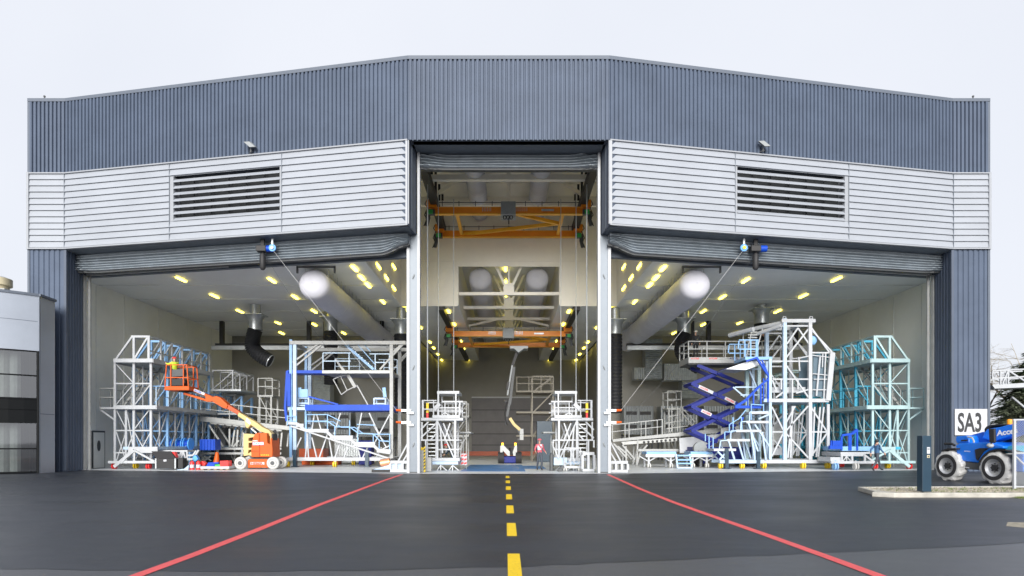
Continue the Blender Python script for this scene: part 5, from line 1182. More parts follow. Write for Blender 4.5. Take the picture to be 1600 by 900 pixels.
# ================================================================ hoist winches, pulleys, ropes, floodlights
for s, w_ in ((-1,'office'),(1,'sign')):
    xb = on(s, 405 if s < 0 else 1186)
    T = thing('hoist_winch', f'black and blue winch with hanging cylinder under the {w_}-side silver band', 'winch', (xb.x,xb.y+.5,ZB0), 'winches under the silver bands')
    x, y = xb.x, xb.y+.45
    mb = MB(); mb.box(x-.1,x+.1,y-.06,y+.06,11.5,11.9); mb.box(x-.28,x+.22,y-.2,y+.2,11.25,11.55); mb.build('body', M['rubber'], T, bevel=.03)
    mb = MB(); mb.tube([(x+.2,y,11.42),(x+.55,y,11.42)], .17, 14); mb.build('motor', M['blue'], T, smooth=True)
    mb = MB(); mb.tube([(x,y,11.22),(x,y,11.1),(x,y,10.45),(x,y,10.35)], [.06,.15,.15,.08], 14); mb.build('chain_bag', M['rubber'], T, smooth=True)
    pb = on(s, 421 if s < 0 else 1167); x2, y2 = pb.x, pb.y+.42
    T2 = thing('pulley_block', f'blue rimmed pulley under the {w_}-side silver band', 'pulley', (x2,y2,ZB0), 'pulleys under the silver bands')
    mb = MB(); mb.bar((x2,y2,11.9),(x2,y2,11.5), .09); mb.build('bracket', M['alu'], T2)
    mb = MB(); mb.tube([(x2,y2-.05,11.42),(x2,y2+.05,11.42)], .18, 18); mb.build('sheave', M['sky'], T2)
    mb = MB(); mb.tube([(x2,y2-.1,11.42),(x2,y2-.05,11.42)], .09, 12); mb.build('sheave_hub', M['yellow'] if s > 0 else M['white'], T2)
    mb = MB(); mb.tube([(x2-s*.05,y2-.03,11.28),(s*5.6,31.85,3.18)], .007, 6); tag(mb.build('hoist_rope', M['rope'], None), f'pale steel rope slanting from the {w_}-side pulley to the mullion bracket', 'rope', 'slanting hoist ropes')
    mb = MB(); p = [V((x,y,11.3)), V((x-s*2.5,y-.2,7.2)), V((x-s*4.5,y-.5,4.7)), V((s*5.62,31.85,2.55))]
    pts = []
    for k in range(25):
        t = k/24; pts.append(p[0]*(1-t)**3+p[1]*3*t*(1-t)**2+p[2]*3*t*t*(1-t)+p[3]*t**3)
    mb.tube(pts, .006, 5); tag(mb.build('hoist_rope', M['dgrey'], None), f'thin dark slack rope from the {w_}-side winch to the lower mullion bracket', 'rope', 'slanting hoist ropes')
    f = on(s, 392 if s < 0 else 1186); x, y = f.x, f.y-.3
    T = thing('floodlight', f'small grey floodlight on the {w_}-side silver band top edge', 'floodlight', (x,y,16.05), 'floodlights on the silver bands')
    mb = MB(); mb.bar((x+.1,y+.05,16.05),(x+.1,y+.05,16.25), .05); mb.bar((x-.05,y+.3,16.1),(x+.15,y,16.1), .05); mb.build('bracket', M['dgrey'], T)
    mb = MB(); mb.prism([(x-.2,y-.14,16.50),(x-.14,y+.1,16.55),(x+.14,y+.05,16.27),(x+.12,y-.17,16.22)], (.28,0,.02)); mb.build('lamp_head', M['grey'], T, bevel=.01)

# ================================================================ white stair towers beside the mullions
def stair_tower(label, mirror):
    MIRROR[0] = mirror; MIRROR[1] = -.19
    q = Z(640,560,4.74); Y = 35.4; D = 2.0
    T = thing('stair_tower', label, 'stair tower', P(692,735,Y), 'white stair towers beside the mullions')
    for x, y0 in ((205,455),(338,455)):
        for d in (0, D): mb = MB(); mb.bar(shift(q(x,y0,Y),d), shift(q(x,750,Y),d), .11); mb.build('post', M['white'], T)
    mb = MB(); a = q(170,420,Y); c = q(372,442,Y); mb.box(a.x,c.x,Y-.05,Y+D,c.z,a.z); a = q(85,440,Y); c = q(395,460,Y); mb.box(a.x,c.x,Y+.0,Y+D+.1,c.z,a.z); mb.build('platform', M['white'], T)
    mb = MB(); a = q(204,242,Y); c = q(368,262,Y); mb.box(a.x,c.x,Y-.05,Y+D,c.z,a.z); mb.build('top_beam', M['white'], T)
    mb = MB()
    for d in (0, D):
        for s0, s1, w_ in (((213,262),(213,420),.09),((343,262),(343,420),.08),((240,320),(395,320),.08),((200,365),(375,365),.06),((210,390),(395,390),.06),((262,320),(262,420),.05),((372,320),(372,420),.07),((98,310),(98,440),.1),((92,312),(200,312),.06),((100,376),(175,376),.06),((178,310),(178,440),.06),((240,420),(262,400),.05),((262,400),(290,420),.05)):
            mb.bar(shift(q(*s0,Y),d), shift(q(*s1,Y),d), w_)
    for x in (98,213,343,372): mb.bar(q(x,320,Y), shift(q(x,320,Y),D), .05)
    mb.build('guard_rail', M['white'], T)
    mb = MB(); mb.prism([q(172,365,Y-.1),q(215,325,Y-.1),q(232,345,Y-.1),(q(190,390,Y-.1))], (0,.2,0)); mb.build('swing_gate', M['white'], T)
    mb = MB()
    for d in (0, D):
        for s0, s1 in (((210,470),(330,740)),((205,605),(365,605)),((205,675),(365,675)),((250,480),(300,600)),((300,480),(260,600)),((225,500),(245,700))): mb.bar(shift(q(*s0,Y),d), shift(q(*s1,Y),d), .07)
    for y in (605,750): 
        for x in (205,338): mb.bar(q(x,y,Y), shift(q(x,y,Y),D), .08)
    mb.build('lattice_frame', M['white'], T)
    mb = MB(); a = q(110,738,Y); c = q(372,760,Y); mb.box(a.x,c.x,Y-.08,Y+D,c.z,a.z); mb.build('base_beam', M['white'], T)
    mb = MB(); a = q(160,762,Y); c = q(360,785,Y); mb.box(a.x,c.x,Y-.12,Y+D-.3,c.z,a.z); mb.build('base_tray', M['lblue'], T)
    st = MB()
    for x in (132,195): st.bar(q(x,470,Y+.3), q(x,735,Y+.3), .06)
    for s0, s1 in (((80,530),(140,470)),((80,590),(195,485)),((150,610),(195,560)),((85,605),(205,605)),((92,470),(92,605)),((80,605),(80,660)),((120,610),(120,740))): st.bar(q(*s0,Y+.2), q(*s1,Y+.2), .08)
    so2 = st.build('stair_frame', M['white'], T)
    for k in range(9):
        y = 485+k*29; a = q(132,y,Y+.4); c = q(195,y+8,Y+.4); mb = MB(); mb.box(a.x,c.x,Y+.35+k*.08,Y+.65+k*.08,c.z,a.z); mb.build('stair_tread', M['alu'], so2)
    for x in (230,318):
        mb = MB(); mb.bar(q(x,790,Y), q(x-25,828,Y), .05); mb.bar(q(x,790,Y), q(x+45,830,Y), .05); mb.bar(q(x,770,Y),q(x,828,Y),.06); mb.build('jack_foot', M['white'], T)
    # shelf towards the middle
    mb = MB(); a = q(355,545,Y+3); c = q(460,555,Y+3); mb.box(a.x,c.x,Y+2.2,Y+5,c.z,a.z); mb.bar(q(372,620,Y+2),q(400,620,Y+2),.06); mb.bar(q(388,620,Y+2),q(375,740,Y+2),.06); mb.bar(q(398,560,Y+3),q(398,800,Y+3),.06); mb.build('side_shelf', M['offwhite'], T)
    MIRROR[0] = False; MIRROR[1] = 0
    return T
stair_tower('white railed stair tower by the yellow striped cabinet, office side of the middle bay', False)
stair_tower('white railed stair tower behind the low white cart, sign side of the middle bay', True)
# low cart with two ring wheels
q = Z(780,560,4.74); Y = 34.4
T = thing('parts_cart', 'low white cart with round hoops in front of the sign-side stair tower', 'cart', P(895,735,Y))
mb = MB(); mb.bar(q(480,805,Y), q(620,805,Y), .12, .1)
for pts in (((395,610),(440,605),(480,610)),((480,670),(490,662),(600,665),(605,690))):
    for a, c in zip(pts, pts[1:]): mb.bar(q(*a,Y), q(*c,Y), .05)
for s0, s1 in (((480,670),(480,800)),((400,610),(400,650)),((400,650),(440,740)),((605,690),(605,800)),((530,665),(530,800)),((550,665),(550,760)),((520,668),(560,760)),((560,668),(520,760))): mb.bar(q(*s0,Y), q(*s1,Y), .05)
mb.build('frame', M['white'], T)
for cx in (506,572):
    c = q(cx,725,Y-.05); mb = MB(); mb.tube([c+V((.26*math.cos(t)*.8,0,.4*math.sin(t))) for t in [2*math.pi*k/20 for k in range(21)]], .03, 6); mb.build('hoop', M['white'], T)
mb = MB(); a = q(405,735,Y+.2); c = q(500,790,Y+.2); mb.box(a.x,c.x,Y+.2,Y+1,c.z,a.z); mb.build('tray', M['lblue'], T)
mb = MB(); mb.bar(q(440,840,Y-.2), q(478,795,Y-.2), .1); mb.box(q(432,0,Y).x,q(462,0,Y).x,Y-.4,Y-.1,.02,.16); mb.build('tow_bar', M['dgrey'], T)
for px in (490,600): caster(T, q(px,0,Y).x, Y+.1, .1, M['tyre_w'], top=.45)
# louvred white ballast frames at mullion feet
def ballast(label, x0, x1, Y, base_z=.55, n=2, stay=True, s=1):
    T = thing('ballast_frame', label, 'ballast frame', ((x0+x1)/2,Y,0), 'white ballast frames at the mullion feet')
    mb = MB(); mb.box(x0,x1,Y,Y+.5,.03,.17); mb.box(x0,x1,Y+.001,Y+.499,base_z-.15,base_z)
    for k in range(n+2): x = x0+(x1-x0)*k/(n+1); mb.box(x-.06,x+.06,Y+.002,Y+.498,.17,base_z-.15)
    mb.build('block', M['white'], T)
    if stay:
        mb = MB(); mb.bar((x0+.55 if s > 0 else x1-.55,Y+.2,base_z),(s*5.1,Y+.2,1.75), .07); mb.bar((x0+.3 if s > 0 else x1-.3,Y+.2,base_z),(s*5.1,Y+.2,1.2), .07); mb.build('stay_bar', M['white'], T)
    return T
ballast('white ballast frame with slanted stays at the sign-side mullion foot', 5.15, 6.05, 32.5, .62, 2, True, 1)
ballast('white ballast frame with slanted stays at the office-side mullion foot', -6.1, -5.15, 32.9, .62, 2, True, -1)
q = Z(780,560,4.74)
ballast('grey and white slotted frame leaning inside the sign-side mullion', q(618,0,33.5).x, q(705,0,33.5).x, 33.5, 1.05, 1, False)
# striped cabinet inside the office-side mullion
T = thing('control_cabinet', 'grey cabinet with yellow top and black striped edge beside the office-side mullion', 'cabinet', (-4.3,33.6,0))
q = Z(640,560,4.74); Y = 33.4
mb = MB(); a = q(75,680,Y); c = q(108,845,Y); mb.box(a.x,c.x,Y,Y+.5,.02,a.z); mb.build('housing', M['greysteel'], T, bevel=.01)
mb = MB(); a2 = q(76,660,Y); mb.box(a2.x,q(106,0,Y).x,Y-.02,Y+.45,a.z,a2.z); mb.build('warning_cover', M['yellow'], T, bevel=.01)
a = q(106,650,Y); b_ = q(118,845,Y); mb = MB(); mb.box(a.x,b_.x,Y-.1,Y+.05,.02,a.z); so2 = mb.build('striped_post', M['yellow'], T)
mb = MB()
for k in range(8): z = .1+k*.17; mb.prism([(a.x-.002,Y-.104,z),(b_.x+.002,Y-.104,z+.08),(b_.x+.002,Y-.104,z+.16),(a.x-.002,Y-.104,z+.08)], (0,.002,0))
mb.build('black_stripe', M['rubber'], so2)
mb = MB(); mb.box(q(120,0,34).x,q(160,0,34).x,34,34.5,.02,.75); tag(mb.build('storage_box', M['offwhite'], None, bevel=.015), 'plain pale box on the floor beside the striped cabinet', 'box')
# red and white striped small barrier in the middle bay
T = thing('warning_stand', 'small red and white striped stand beside the office-side stair tower', 'warning stand', P(727,725,37))
q = Z(640,560,4.74); Y = 37
mb = MB(); a = q(378,705,Y); c = q(425,790,Y); mb.box(a.x,c.x,Y,Y+.03,c.z,a.z); bo = mb.build('board', M['sign'], T)
mb = MB()
for k in range(3):
    for j in range(2): x0 = a.x+(c.x-a.x)*j/2+.02; z0 = c.z+(a.z-c.z)*(k+.15)/3; mb.prism([(x0,Y-.004,z0),(x0+.15,Y-.004,z0+.05),(x0+.15,Y-.004,z0+.15),(x0,Y-.004,z0+.1)], (0,.002,0))
mb.build('red_stripe', M['red'], bo)
mb = MB(); mb.bar((a.x+.05,Y+.1,.02),(a.x+.05,Y+.02,a.z), .04); mb.bar((c.x-.05,Y+.1,.02),(c.x-.05,Y+.02,a.z), .04); mb.build('leg', M['grey'], T)
mb = MB(); mb.tube([P(862,724,34.9)*1, ], .1, 8) if 0 else mb.tube([(P(862,0,34.9).x,34.9,.02),(P(862,0,34.9).x,34.9,.85),(P(862,0,34.9).x,34.9,1.0)], [.12,.12,.05], 12)
tag(mb.build('gas_bottle', M['dgrey'], None, smooth=True), 'dark gas bottle standing between the walking worker and the stair tower', 'gas bottle')

# far docks at the end of the nave
M['dimsteel'] = mat('dim_steel', (.20,.18,.14), .5)
def far_dock(label, xs, Y, zs, m):
    T = thing('tail_dock', label, 'work platform', (sum(xs)/2,Y,0), 'beige docks deep in the nave')
    x0, x1 = xs; 
    posts(T, [(x,y,zs[-1]+1.3) for x in (x0,x1) for y in (Y,Y+2.5)], m, .1, 0)
    zl = [0.2]+list(zs)+[zs[-1]+1.3]
    for y in (Y,Y+2.5):
        mb = MB()
        for za, zb in zip(zl, zl[1:]): mb.bar((x0,y,za),(x1,y,zb), .08); mb.bar((x0,y,zb),(x1,y,zb), .1)
        mb.build('lattice_frame', m, T)
    for z in zs: mb = MB(); mb.box(x0-1.3,x1+.2,Y-.1,Y+2.6,z,z+.14); mb.build('deck', m, T)
    rail(T, [(x0-1.25,Y-.05,zs[-1]+.14),(x1,Y-.05,zs[-1]+.14)], 1.1, m, .07, 1)
far_dock('beige framed dock deep in the nave, behind the walking worker', (1.9,3.6), 52, (2.0,3.9,5.6), M['dimsteel'])
far_dock('beige framed dock deep in the nave, behind the striped cabinet tower', (-4.6,-3.5), 53, (2.0,3.6), M['offwhite'])
mb = MB(); mb.box(2.2,3.4,50,51,.02,3.2); tag(mb.build('tall_locker', M['navybox'], None, bevel=.02), 'dark blue locker standing deep in the nave behind the walking worker', 'locker')
mb = MB(); mb.box(-2.6,.9,34.2,44,.010,.016); mb.box(.9,2.2,37.5,42,.010,.0155); kind(mb.build('floor_sheet', M['bluemat']), 'structure')
# spider lift in the nave
q = Z(730,540,4.5); Y = 46.5
T = thing('spider_lift', 'blue based mobile lift with folded grey arm and amber beacons in the nave', 'boom lift', P(795,724,Y), 'access lifts')
mb = MB(); a = q(228,780,Y); c = q(370,825,Y); mb.box(a.x,c.x,Y,Y+2,c.z,a.z); mb.build('chassis', M['navy'], T, bevel=.04)
for x in (238,362):
    for d in (-.1,1.8): c2 = q(x,0,Y); mb = MB(); mb.tube([(c2.x-.3,Y+d,.42),(c2.x+.3,Y+d,.42)], .42, 14) if 0 else mb.tube([(c2.x-.22,Y+d+.2,.42),(c2.x+.22,Y+d+.2,.42)], .42, 16); mb.build('wheel', M['tyre'], T, smooth=True)
for pts in (((232,705),(255,700),(300,745),(300,775),(285,775),(250,735),(250,775),(232,775)),((350,700),(335,705),(320,750),(325,775),(350,775))):
    mb = MB(); mb.prism([q(x,y,Y) for x, y in pts], (0,.5,0)); mb.build('side_frame', M['greysteel'], T)
for x in (248,339): 
    mb = MB(); c2 = q(x,690,Y+.2); mb.tube([c2-V((0,0,.12)),c2+V((0,0,.06))], .07, 10); mb.build('beacon', M['amber_lit'], T)
mb = MB(); mb.tube([q(320,770,Y+.5),q(322,720,Y+.5)], .3, 12); mb.build('slew_ring', M['rubber'], T)
ar = MB()
for s0, s1, w_ in (((355,665),(385,640),.1),((380,640),(355,590),.12)): ar.bar(q(*s0,Y+.5), q(*s1,Y+.5), w_)
ar.build('lower_link', M['dgrey'], T)
mb = MB(); mb.bar(q(300,510,Y+.5), q(330,555,Y+.5), .2); mb.bar(q(330,555,Y+.5), q(372,592,Y+.5), .2); mb.build('elbow_arm', M['mcream'], T)
mb = MB(); a = q(370,585,Y+.3); c = q(396,622,Y+.3); mb.box(a.x,c.x,Y+.3,Y+.7,c.z,a.z); c3 = q(0,664,Y); mb.box(a.x,c.x,Y+.3,Y+.7,c3.z,c.z-.02); mb.build('counter_block', M['offwhite'], T)
for s0, s1, w_, m_ in (((280,500),(310,330),.24,'dgrey'),((300,415),(330,150),.26,'dgrey'),((283,350),(318,130),.16,'grey'),((320,140),(352,45),.28,'rubber'),((280,310),(290,255),.22,'rubber'),((272,560),(282,500),.28,'rubber'),((265,385),(280,400),.25,'rubber')):
    mb = MB(); mb.bar(q(*s0,Y+.5), q(*s1,Y+.5), w_*.72); mb.build('boom', M[m_], T)
mb = MB(); mb.tube([q(278,395,Y+.35),q(265,470,Y+.35),q(268,520,Y+.35),q(285,560,Y+.35)], .05, 6); mb.build('cable', M['rubber'], T)
mb = MB(); a = q(300,2,Y); c = q(428,20,Y); mb.box(a.x,c.x,Y,Y+1.2,c.z,a.z); mb.prism([q(330,20,Y),q(400,20,Y),q(360,48,Y)], (0,1,0)); mb.build('basket_floor', M['grey'], T)

# ================================================================ clutter on the threshold, office side
q = Z(235,680,13.333); Y = 36.2
T = thing('flight_case', 'black flight case with raised lid and pale corner strips', 'case', P(264,734,Y))
mb = MB(); a = q(105,485,Y); c = q(510,695,Y); mb.box(a.x,c.x,Y,Y+.6,.08,a.z); mb.build('body', M['blackbeam'], T, bevel=.01)
mb = MB(); mb.prism([q(20,335,Y+.5),q(415,335,Y+.5),q(530,478,Y+.3),q(120,480,Y+.3)], (0,.08,0)); mb.build('lid', M['blackbeam'], T)
mb = MB()
for x in (118,522): mb.bar(q(x,485,Y-.01), q(x,695,Y-.01), .07)
mb.build('corner_strip', M['alu'], T)
mb = MB(); mb.prism([q(270,510,Y-.012),q(335,505,Y-.012),q(333,545,Y-.012),q(275,550,Y-.012)], (0,.008,0)); mb.build('label_patch', M['sign'], T)
mb = MB(); a = q(550,480,Y); c = q(655,650,Y); mb.box(a.x,c.x,Y+.1,Y+.6,.05,a.z); tag(mb.build('flight_case', M['blackbeam'], None, bevel=.02), 'narrow black case beside the open flight case', 'case')
mb = MB(); mb.prism([q(425,345,Y+.6),q(500,350,Y+.6),q(540,470,Y+.6),q(480,470,Y+.6)], (0,.3,0)); tag(mb.build('cloth_bag', M['red'], None, bevel=.03), 'red bag leaning behind the black flight case lid', 'bag')
T = thing('parts_trolley', 'white low lattice trolley behind the black flight case', 'trolley', q(600,500,37.6))
mb = MB(); mb.prism([q(160,310,37.6),q(770,310,37.6),q(770,350,37.6),q(160,350,37.6)], (0,1,0)); mb.bar(q(560,500,37.6),q(890,500,37.6),.12); mb.build('deck', M['white'], T)
mb = MB()
for s0, s1 in (((590,390),(590,490)),((650,350),(600,490)),((690,350),(640,490)),((690,350),(740,490)),((770,350),(770,500)),((770,420),(890,420)),((890,420),(960,320)),((890,500),(1010,310))): mb.bar(q(*s0,37.6), q(*s1,37.6), .09)
mb.build('lattice_frame', M['white'], T)
def prop(name, label, cat, pts, m, Yq, d, grp=None, bev=.015): 
    mb = MB(); mb.prism([q(x,y,Yq) for x, y in pts], (0,d,0)); return tag(mb.build(name, m, None, bevel=bev), label, cat, grp)
prop('plastic_sheet','crumpled pale plastic sheet lying beside the red canisters','sheet',[(470,752),(560,715),(700,700),(800,615),(785,750)],M['lblue'],Y-.1,.3)
for i, (x, y0, y1, m_) in enumerate(((870,535,725,'red'),(1000,535,740,'red'))):
    T = thing('extinguisher', ['red canister with white label beside the pale plastic sheet','taller red canister with white label beside the blue crate'][i], 'fire extinguisher', q(x,y1,Y), 'red canisters')
    c0 = q(x,y1,Y); c1 = q(x,y0,Y); c0.z = .02; mb = MB(); mb.tube([c0, V((c0.x,Y,c1.z-.1)), V((c0.x,Y,c1.z))], [.12,.12,.05], 14); mb.build('cylinder', M[m_], T, smooth=True)
    mb = MB(); mb.tube([V((c0.x,Y,.12)),V((c0.x,Y,.3))], .123, 14, False); mb.build('paper_label', M['sign'], T, smooth=True)
    mb = MB(); mb.bar((c0.x-.08,Y,c1.z+.02),(c0.x+.1,Y,c1.z+.05), .04); mb.build('handle', M['rubber'], T)
prop('blue_bag','blue bag propped behind the red canisters','bag',[(870,470),(920,405),(960,450),(990,500),(940,545),(890,540)],M['sky'],Y+.4,.3,None,.03)
prop('tool_bag','red tool bag between the canisters and the blue crate','bag',[(1030,560),(1080,535),(1150,600),(1130,635),(1040,635)],M['red'],Y+.2,.35,None,.03)
prop('plastic_crate','flat blue crate under the orange cone','crate',[(1200,568),(1420,560),(1420,600),(1340,600),(1330,650),(1160,650)],M['blue'],Y+.2,.5,'plastic crates by the boom lift')
prop('plastic_crate','small green crate beside the bright red crate','crate',[(1340,612),(1450,608),(1450,645),(1335,645)],M['green'],Y+.05,.4,'plastic crates by the boom lift')
prop('plastic_crate','bright red crate beside the boom lift front wheel','crate',[(1445,535),(1620,530),(1620,650),(1450,650)],M['red'],Y+.05,.5,'plastic crates by the boom lift')
T = thing('traffic_cone', 'orange wedge cone standing behind the blue and green crates', 'cone', q(1370,560,Y+.6))
c = q(1375,565,Y+.6); mb = MB(); mb.tube([c, c+V((.04,0,.55)), c+V((.05,0,.58))], [.17,.09,.07], 14); mb.build('cone_body', M['orange'], T, smooth=True)
mb = MB(); mb.box(c.x-.22,c.x+.22,c.y-.22,c.y+.22,c.z-.05,c.z); mb.build('cone_base', M['rubber'], T)
T = thing('pallet', 'low pallet with white sheets under the crates by the boom lift', 'pallet', q(1300,740,Y-.05))
mb = MB(); mb.prism([q(1040,650,Y-.1),q(1640,650,Y-.1),q(1640,700,Y-.1),q(1040,700,Y-.1)], (0,1.0,0)); mb.build('sheet_load', M['white'], T)
mb = MB()
for x in (1080,1220,1350,1480,1600): a = q(x-30,705,Y-.1); mb.box(a.x,q(x+30,0,Y-.1).x,Y-.12,Y+.9,.015,a.z)
mb.build('pallet_block', M['wood'], T)
T = thing('dolly_pallet', 'black footed pallet with pale tilted panel in front of the office-side mullion', 'pallet', P(611,738,33))
q6 = Z(550,640,8.185); Yd = 33.0
mb = MB(); a = q6(250,780,Yd); c = q6(650,808,Yd); mb.box(a.x,c.x,Yd,Yd+1.0,.10,.16)
for k in range(9): x = a.x+(c.x-a.x)*(k+.5)/9; mb.box(x-.09,x+.09,Yd-.01,Yd+.9,.012,.1)
mb.build('pallet_base', M['rubber'], T)
mb = MB(); mb.prism([q6(255,770,Yd),q6(540,690,Yd),q6(630,690,Yd),q6(645,770,Yd)], (0,.9,0)); mb.build('tilted_panel', M['lblue'], T)
mb = MB(); c0 = q6(370,690,Yd+.5); c1 = q6(490,670,Yd+.5); mb.tube([c0, c1], .22, 16); mb.build('copper_coil', M['copper'], T, smooth=True)
mb = MB(); a = q6(500,625,Yd+.7); c = q6(560,690,Yd+.7); mb.box(a.x,c.x,Yd+.6,Yd+1,c.z,a.z); mb.build('dark_box', M['rubber'], T)
# ================================================================ people
def person(name_label, base, h, heading, pose, cols, helmet=None, grp=None):
    """pose: dict of joint offsets; figure is one skinned mesh; heading: direction faced (radians, 0 = +x)"""
    k = h/1.75
    J = {'pelvis':(0,0,.95),'belly':(.01,0,1.12),'chest':(.0,0,1.32),'neck':(0,0,1.47),'head':(.02,0,1.60),'crown':(.0,0,1.71),'nose':(.115,0,1.60),
         'shL':(0,.17,1.41),'elL':(-.03,.24,1.14),'haL':(.05,.25,.90),'shR':(0,-.17,1.41),'elR':(-.03,-.24,1.14),'haR':(.05,-.25,.90),
         'hipL':(0,.09,.90),'knL':(.03,.10,.50),'anL':(0,.10,.09),'toL':(.17,.11,.035),'hipR':(0,-.09,.90),'knR':(.03,-.10,.50),'anR':(0,-.10,.09),'toR':(.17,-.11,.035)}
    J.update(pose)
    E = [('pelvis','belly'),('belly','chest'),('chest','neck'),('neck','head'),('head','crown'),('head','nose'),('chest','shL'),('shL','elL'),('elL','haL'),('chest','shR'),('shR','elR'),('elR','haR'),
         ('pelvis','hipL'),('hipL','knL'),('knL','anL'),('anL','toL'),('pelvis','hipR'),('hipR','knR'),('knR','anR'),('anR','toR')]
    RD = {'pelvis':.125,'belly':.115,'chest':.135,'neck':.055,'head':.085,'crown':.06,'nose':.014,'shL':.075,'shR':.075,'elL':.05,'elR':.05,'haL':.036,'haR':.036,'hipL':.095,'hipR':.095,'knL':.068,'knR':.068,'anL':.05,'anR':.05,'toL':.035,'toR':.035}
    names = list(J); pts = [V(J[n]) for n in names]; rad = [RD[n] for n in names]; edges = [(names.index(a), names.index(b)) for a, b in E]; reg = [n for n in names]
    for side in 'LR':
        hnd = V(J['ha'+side]); el = V(J['el'+side]); d = (hnd-el).normalized(); lat = V((1,0,0))-d*d.x; lat.normalize()
        for i, (o, ln) in enumerate(((-.03,.075),(-.011,.09),(.009,.085),(.028,.065),(.045,.04))):
            a = hnd+d*(.05 if i < 4 else .015)+lat*o; c = a+d*ln+V((0,0,0)); c += lat*(.02 if i == 4 else 0)
            pts += [a, c]; rad += [.011,.008]; n = len(pts); edges += [(names.index('ha'+side), n-2),(n-2,n-1)]; reg += ['ha'+side]*2
    ch, sh = math.cos(heading), math.sin(heading)
    W = [V((p.x*ch-p.y*sh, p.x*sh+p.y*ch, p.z))*k for p in pts]
    me = bpy.data.meshes.new('person'); me.from_pydata(W, edges, [])
    o = bpy.data.objects.new('person', me); COL.objects.link(o)
    md = o.modifiers.new('skin','SKIN'); 
    for v, r_ in zip(me.skin_vertices[0].data, rad): v.radius = (r_*k, r_*k)
    me.skin_vertices[0].data[0].use_root = True
    o.modifiers.new('sub','SUBSURF').levels = 1
    bpy.context.view_layer.update()
    m2 = bpy.data.meshes.new_from_object(o.evaluated_get(bpy.context.evaluated_depsgraph_get()))
    o.modifiers.clear(); o.data = m2; bpy.data.meshes.remove(me)
    top, leg, shoe, band = cols
    ms = [M['skin'], top, leg, shoe] + ([band] if band else [])
    m2.materials.clear()
    for m_ in ms: m2.materials.append(m_)
    segmat = {'neck':0,'head':0,'crown':0,'nose':0,'haL':0,'haR':0,'pelvis':2,'belly':1,'chest':1,'shL':1,'elL':1,'shR':1,'elR':1,'hipL':2,'knL':2,'hipR':2,'knR':2,'anL':2,'toL':3,'anR':2,'toR':3}
    hz = (W[names.index('neck')].z)
    for p in m2.polygons:
        c = p.center; best = 9; bi = 0
        for (a, b) in edges:
            A, B = W[a], W[b]; ab = B-A; t = max(0, min(1, (c-A).dot(ab)/max(1e-9, ab.length_squared))); d = (A+ab*t-c).length - .5*(rad[a]*(1-t)+rad[b]*t)*k
            if d < best:
                best = d; ra, rb = reg[a], reg[b]
                if ra in ('elL','elR') and rb in ('haL','haR'): bi = 1 if t < .8 else 0
                elif ra == 'chest' and rb == 'neck': bi = 1 if t < .6 else 0
                elif ra == 'pelvis' and rb == 'belly': bi = 2 if t < .3 else 1
                elif ra in ('anL','anR'): bi = 3
                elif ra == 'chest': bi = 1
                else: bi = segmat[rb]
                if band and bi == 1 and ra in ('belly','chest') and .25 < t < .6: bi = 4
        p.material_index = bi; p.use_smooth = True
    o.location = base
    tag(o, name_label, 'person', grp)
    hd = W[names.index('head')]
    mb = MB()
    if helmet:
        c = V(base)+hd+V((0,0,.075*k)); rows = []
        for i in range(6):
            a = math.pi/2*i/5; rows.append([c+V((math.sin(a)*math.cos(t)*.125*k, math.sin(a)*math.sin(t)*.11*k, math.cos(a)*.1*k)) for t in [2*math.pi*j/14 for j in range(15)]])
        mb.grid(rows); f = V((ch,sh,0)); mb.prism([c+f*.1*k+V((-sh,ch,0))*.07*k, c+f*.17*k+V((-sh,ch,0))*.04*k, c+f*.17*k-V((-sh,ch,0))*.04*k, c+f*.1*k-V((-sh,ch,0))*.07*k], (0,0,.012)); mb.build('helmet', helmet, o, smooth=True)
    else:
        c = V(base)+hd+V((-.02*ch,-.02*sh,.045)); mb.ball(c, .105*k, 12, 6, (1,1,.95)); mb.build('hair', M['rubber'], o, smooth=True)
    eb = MB()
    for s in (-1,1): eb.ball(V(base)+hd+V((ch*.083-s*sh*.032, sh*.083+s*ch*.032, .012))*1, .012*k, 6, 4)
    eb.build('eyes', M['rubber'], o)
    return o
M['jkt_pink'] = mat('jacket_coral', (.48,.09,.12), .7, 0, .1); M['jean'] = mat('work_trousers', (.06,.07,.09), .8, 0, .15, 8); M['grey_cloth'] = mat('grey_cloth', (.50,.53,.58), .7); M['blk'] = mat('black_cloth', (.018,.019,.022), .8); M['denim'] = mat('denim_blue', (.05,.13,.26), .8, 0, .15, 8); M['helm'] = mat('helmet_white', (.85,.83,.75), .4)
p = P(843,734.5,35.4); p.z = .01
person('person in coral jacket with grey sash and dark trousers walking in the middle bay', p, 1.74, R(-80), {'elL':(-.12,.26,1.16),'haL':(.08,.33,1.0),'elR':(.02,-.27,1.16),'haR':(.18,-.25,1.02),'knL':(.16,.10,.52),'anL':(.04,.10,.10),'toL':(.2,.11,.04),'knR':(-.02,-.09,.5),'anR':(-.22,-.09,.13),'toR':(-.06,-.1,.04)}, (M['jkt_pink'],M['jean'],M['rubber'],M['grey_cloth']), M['jkt_pink'])
p = P(1370,740.5,34.3); p.z = .012
person('person in blue top and dark trousers striding past the teal dock', p, 1.72, R(8), {'elL':(-.2,.22,1.16),'haL':(-.18,.24,.93),'elR':(.1,-.22,1.15),'haR':(.28,-.22,.98),'knL':(.2,.09,.55),'anL':(.3,.09,.12),'toL':(.47,.1,.07),'knR':(-.1,-.09,.5),'anR':(-.36,-.09,.17),'toR':(-.22,-.1,.04)}, (M['denim'],M['jean'],M['rubber'],None), None)
q = Z(1060,520,5.625); p = q(152,218,41.8); 
person('person in black work clothes and white helmet on the scissor lift platform', p, 1.75, R(70), {}, (M['blk'],M['blk'],M['rubber'],None), M['helm'])
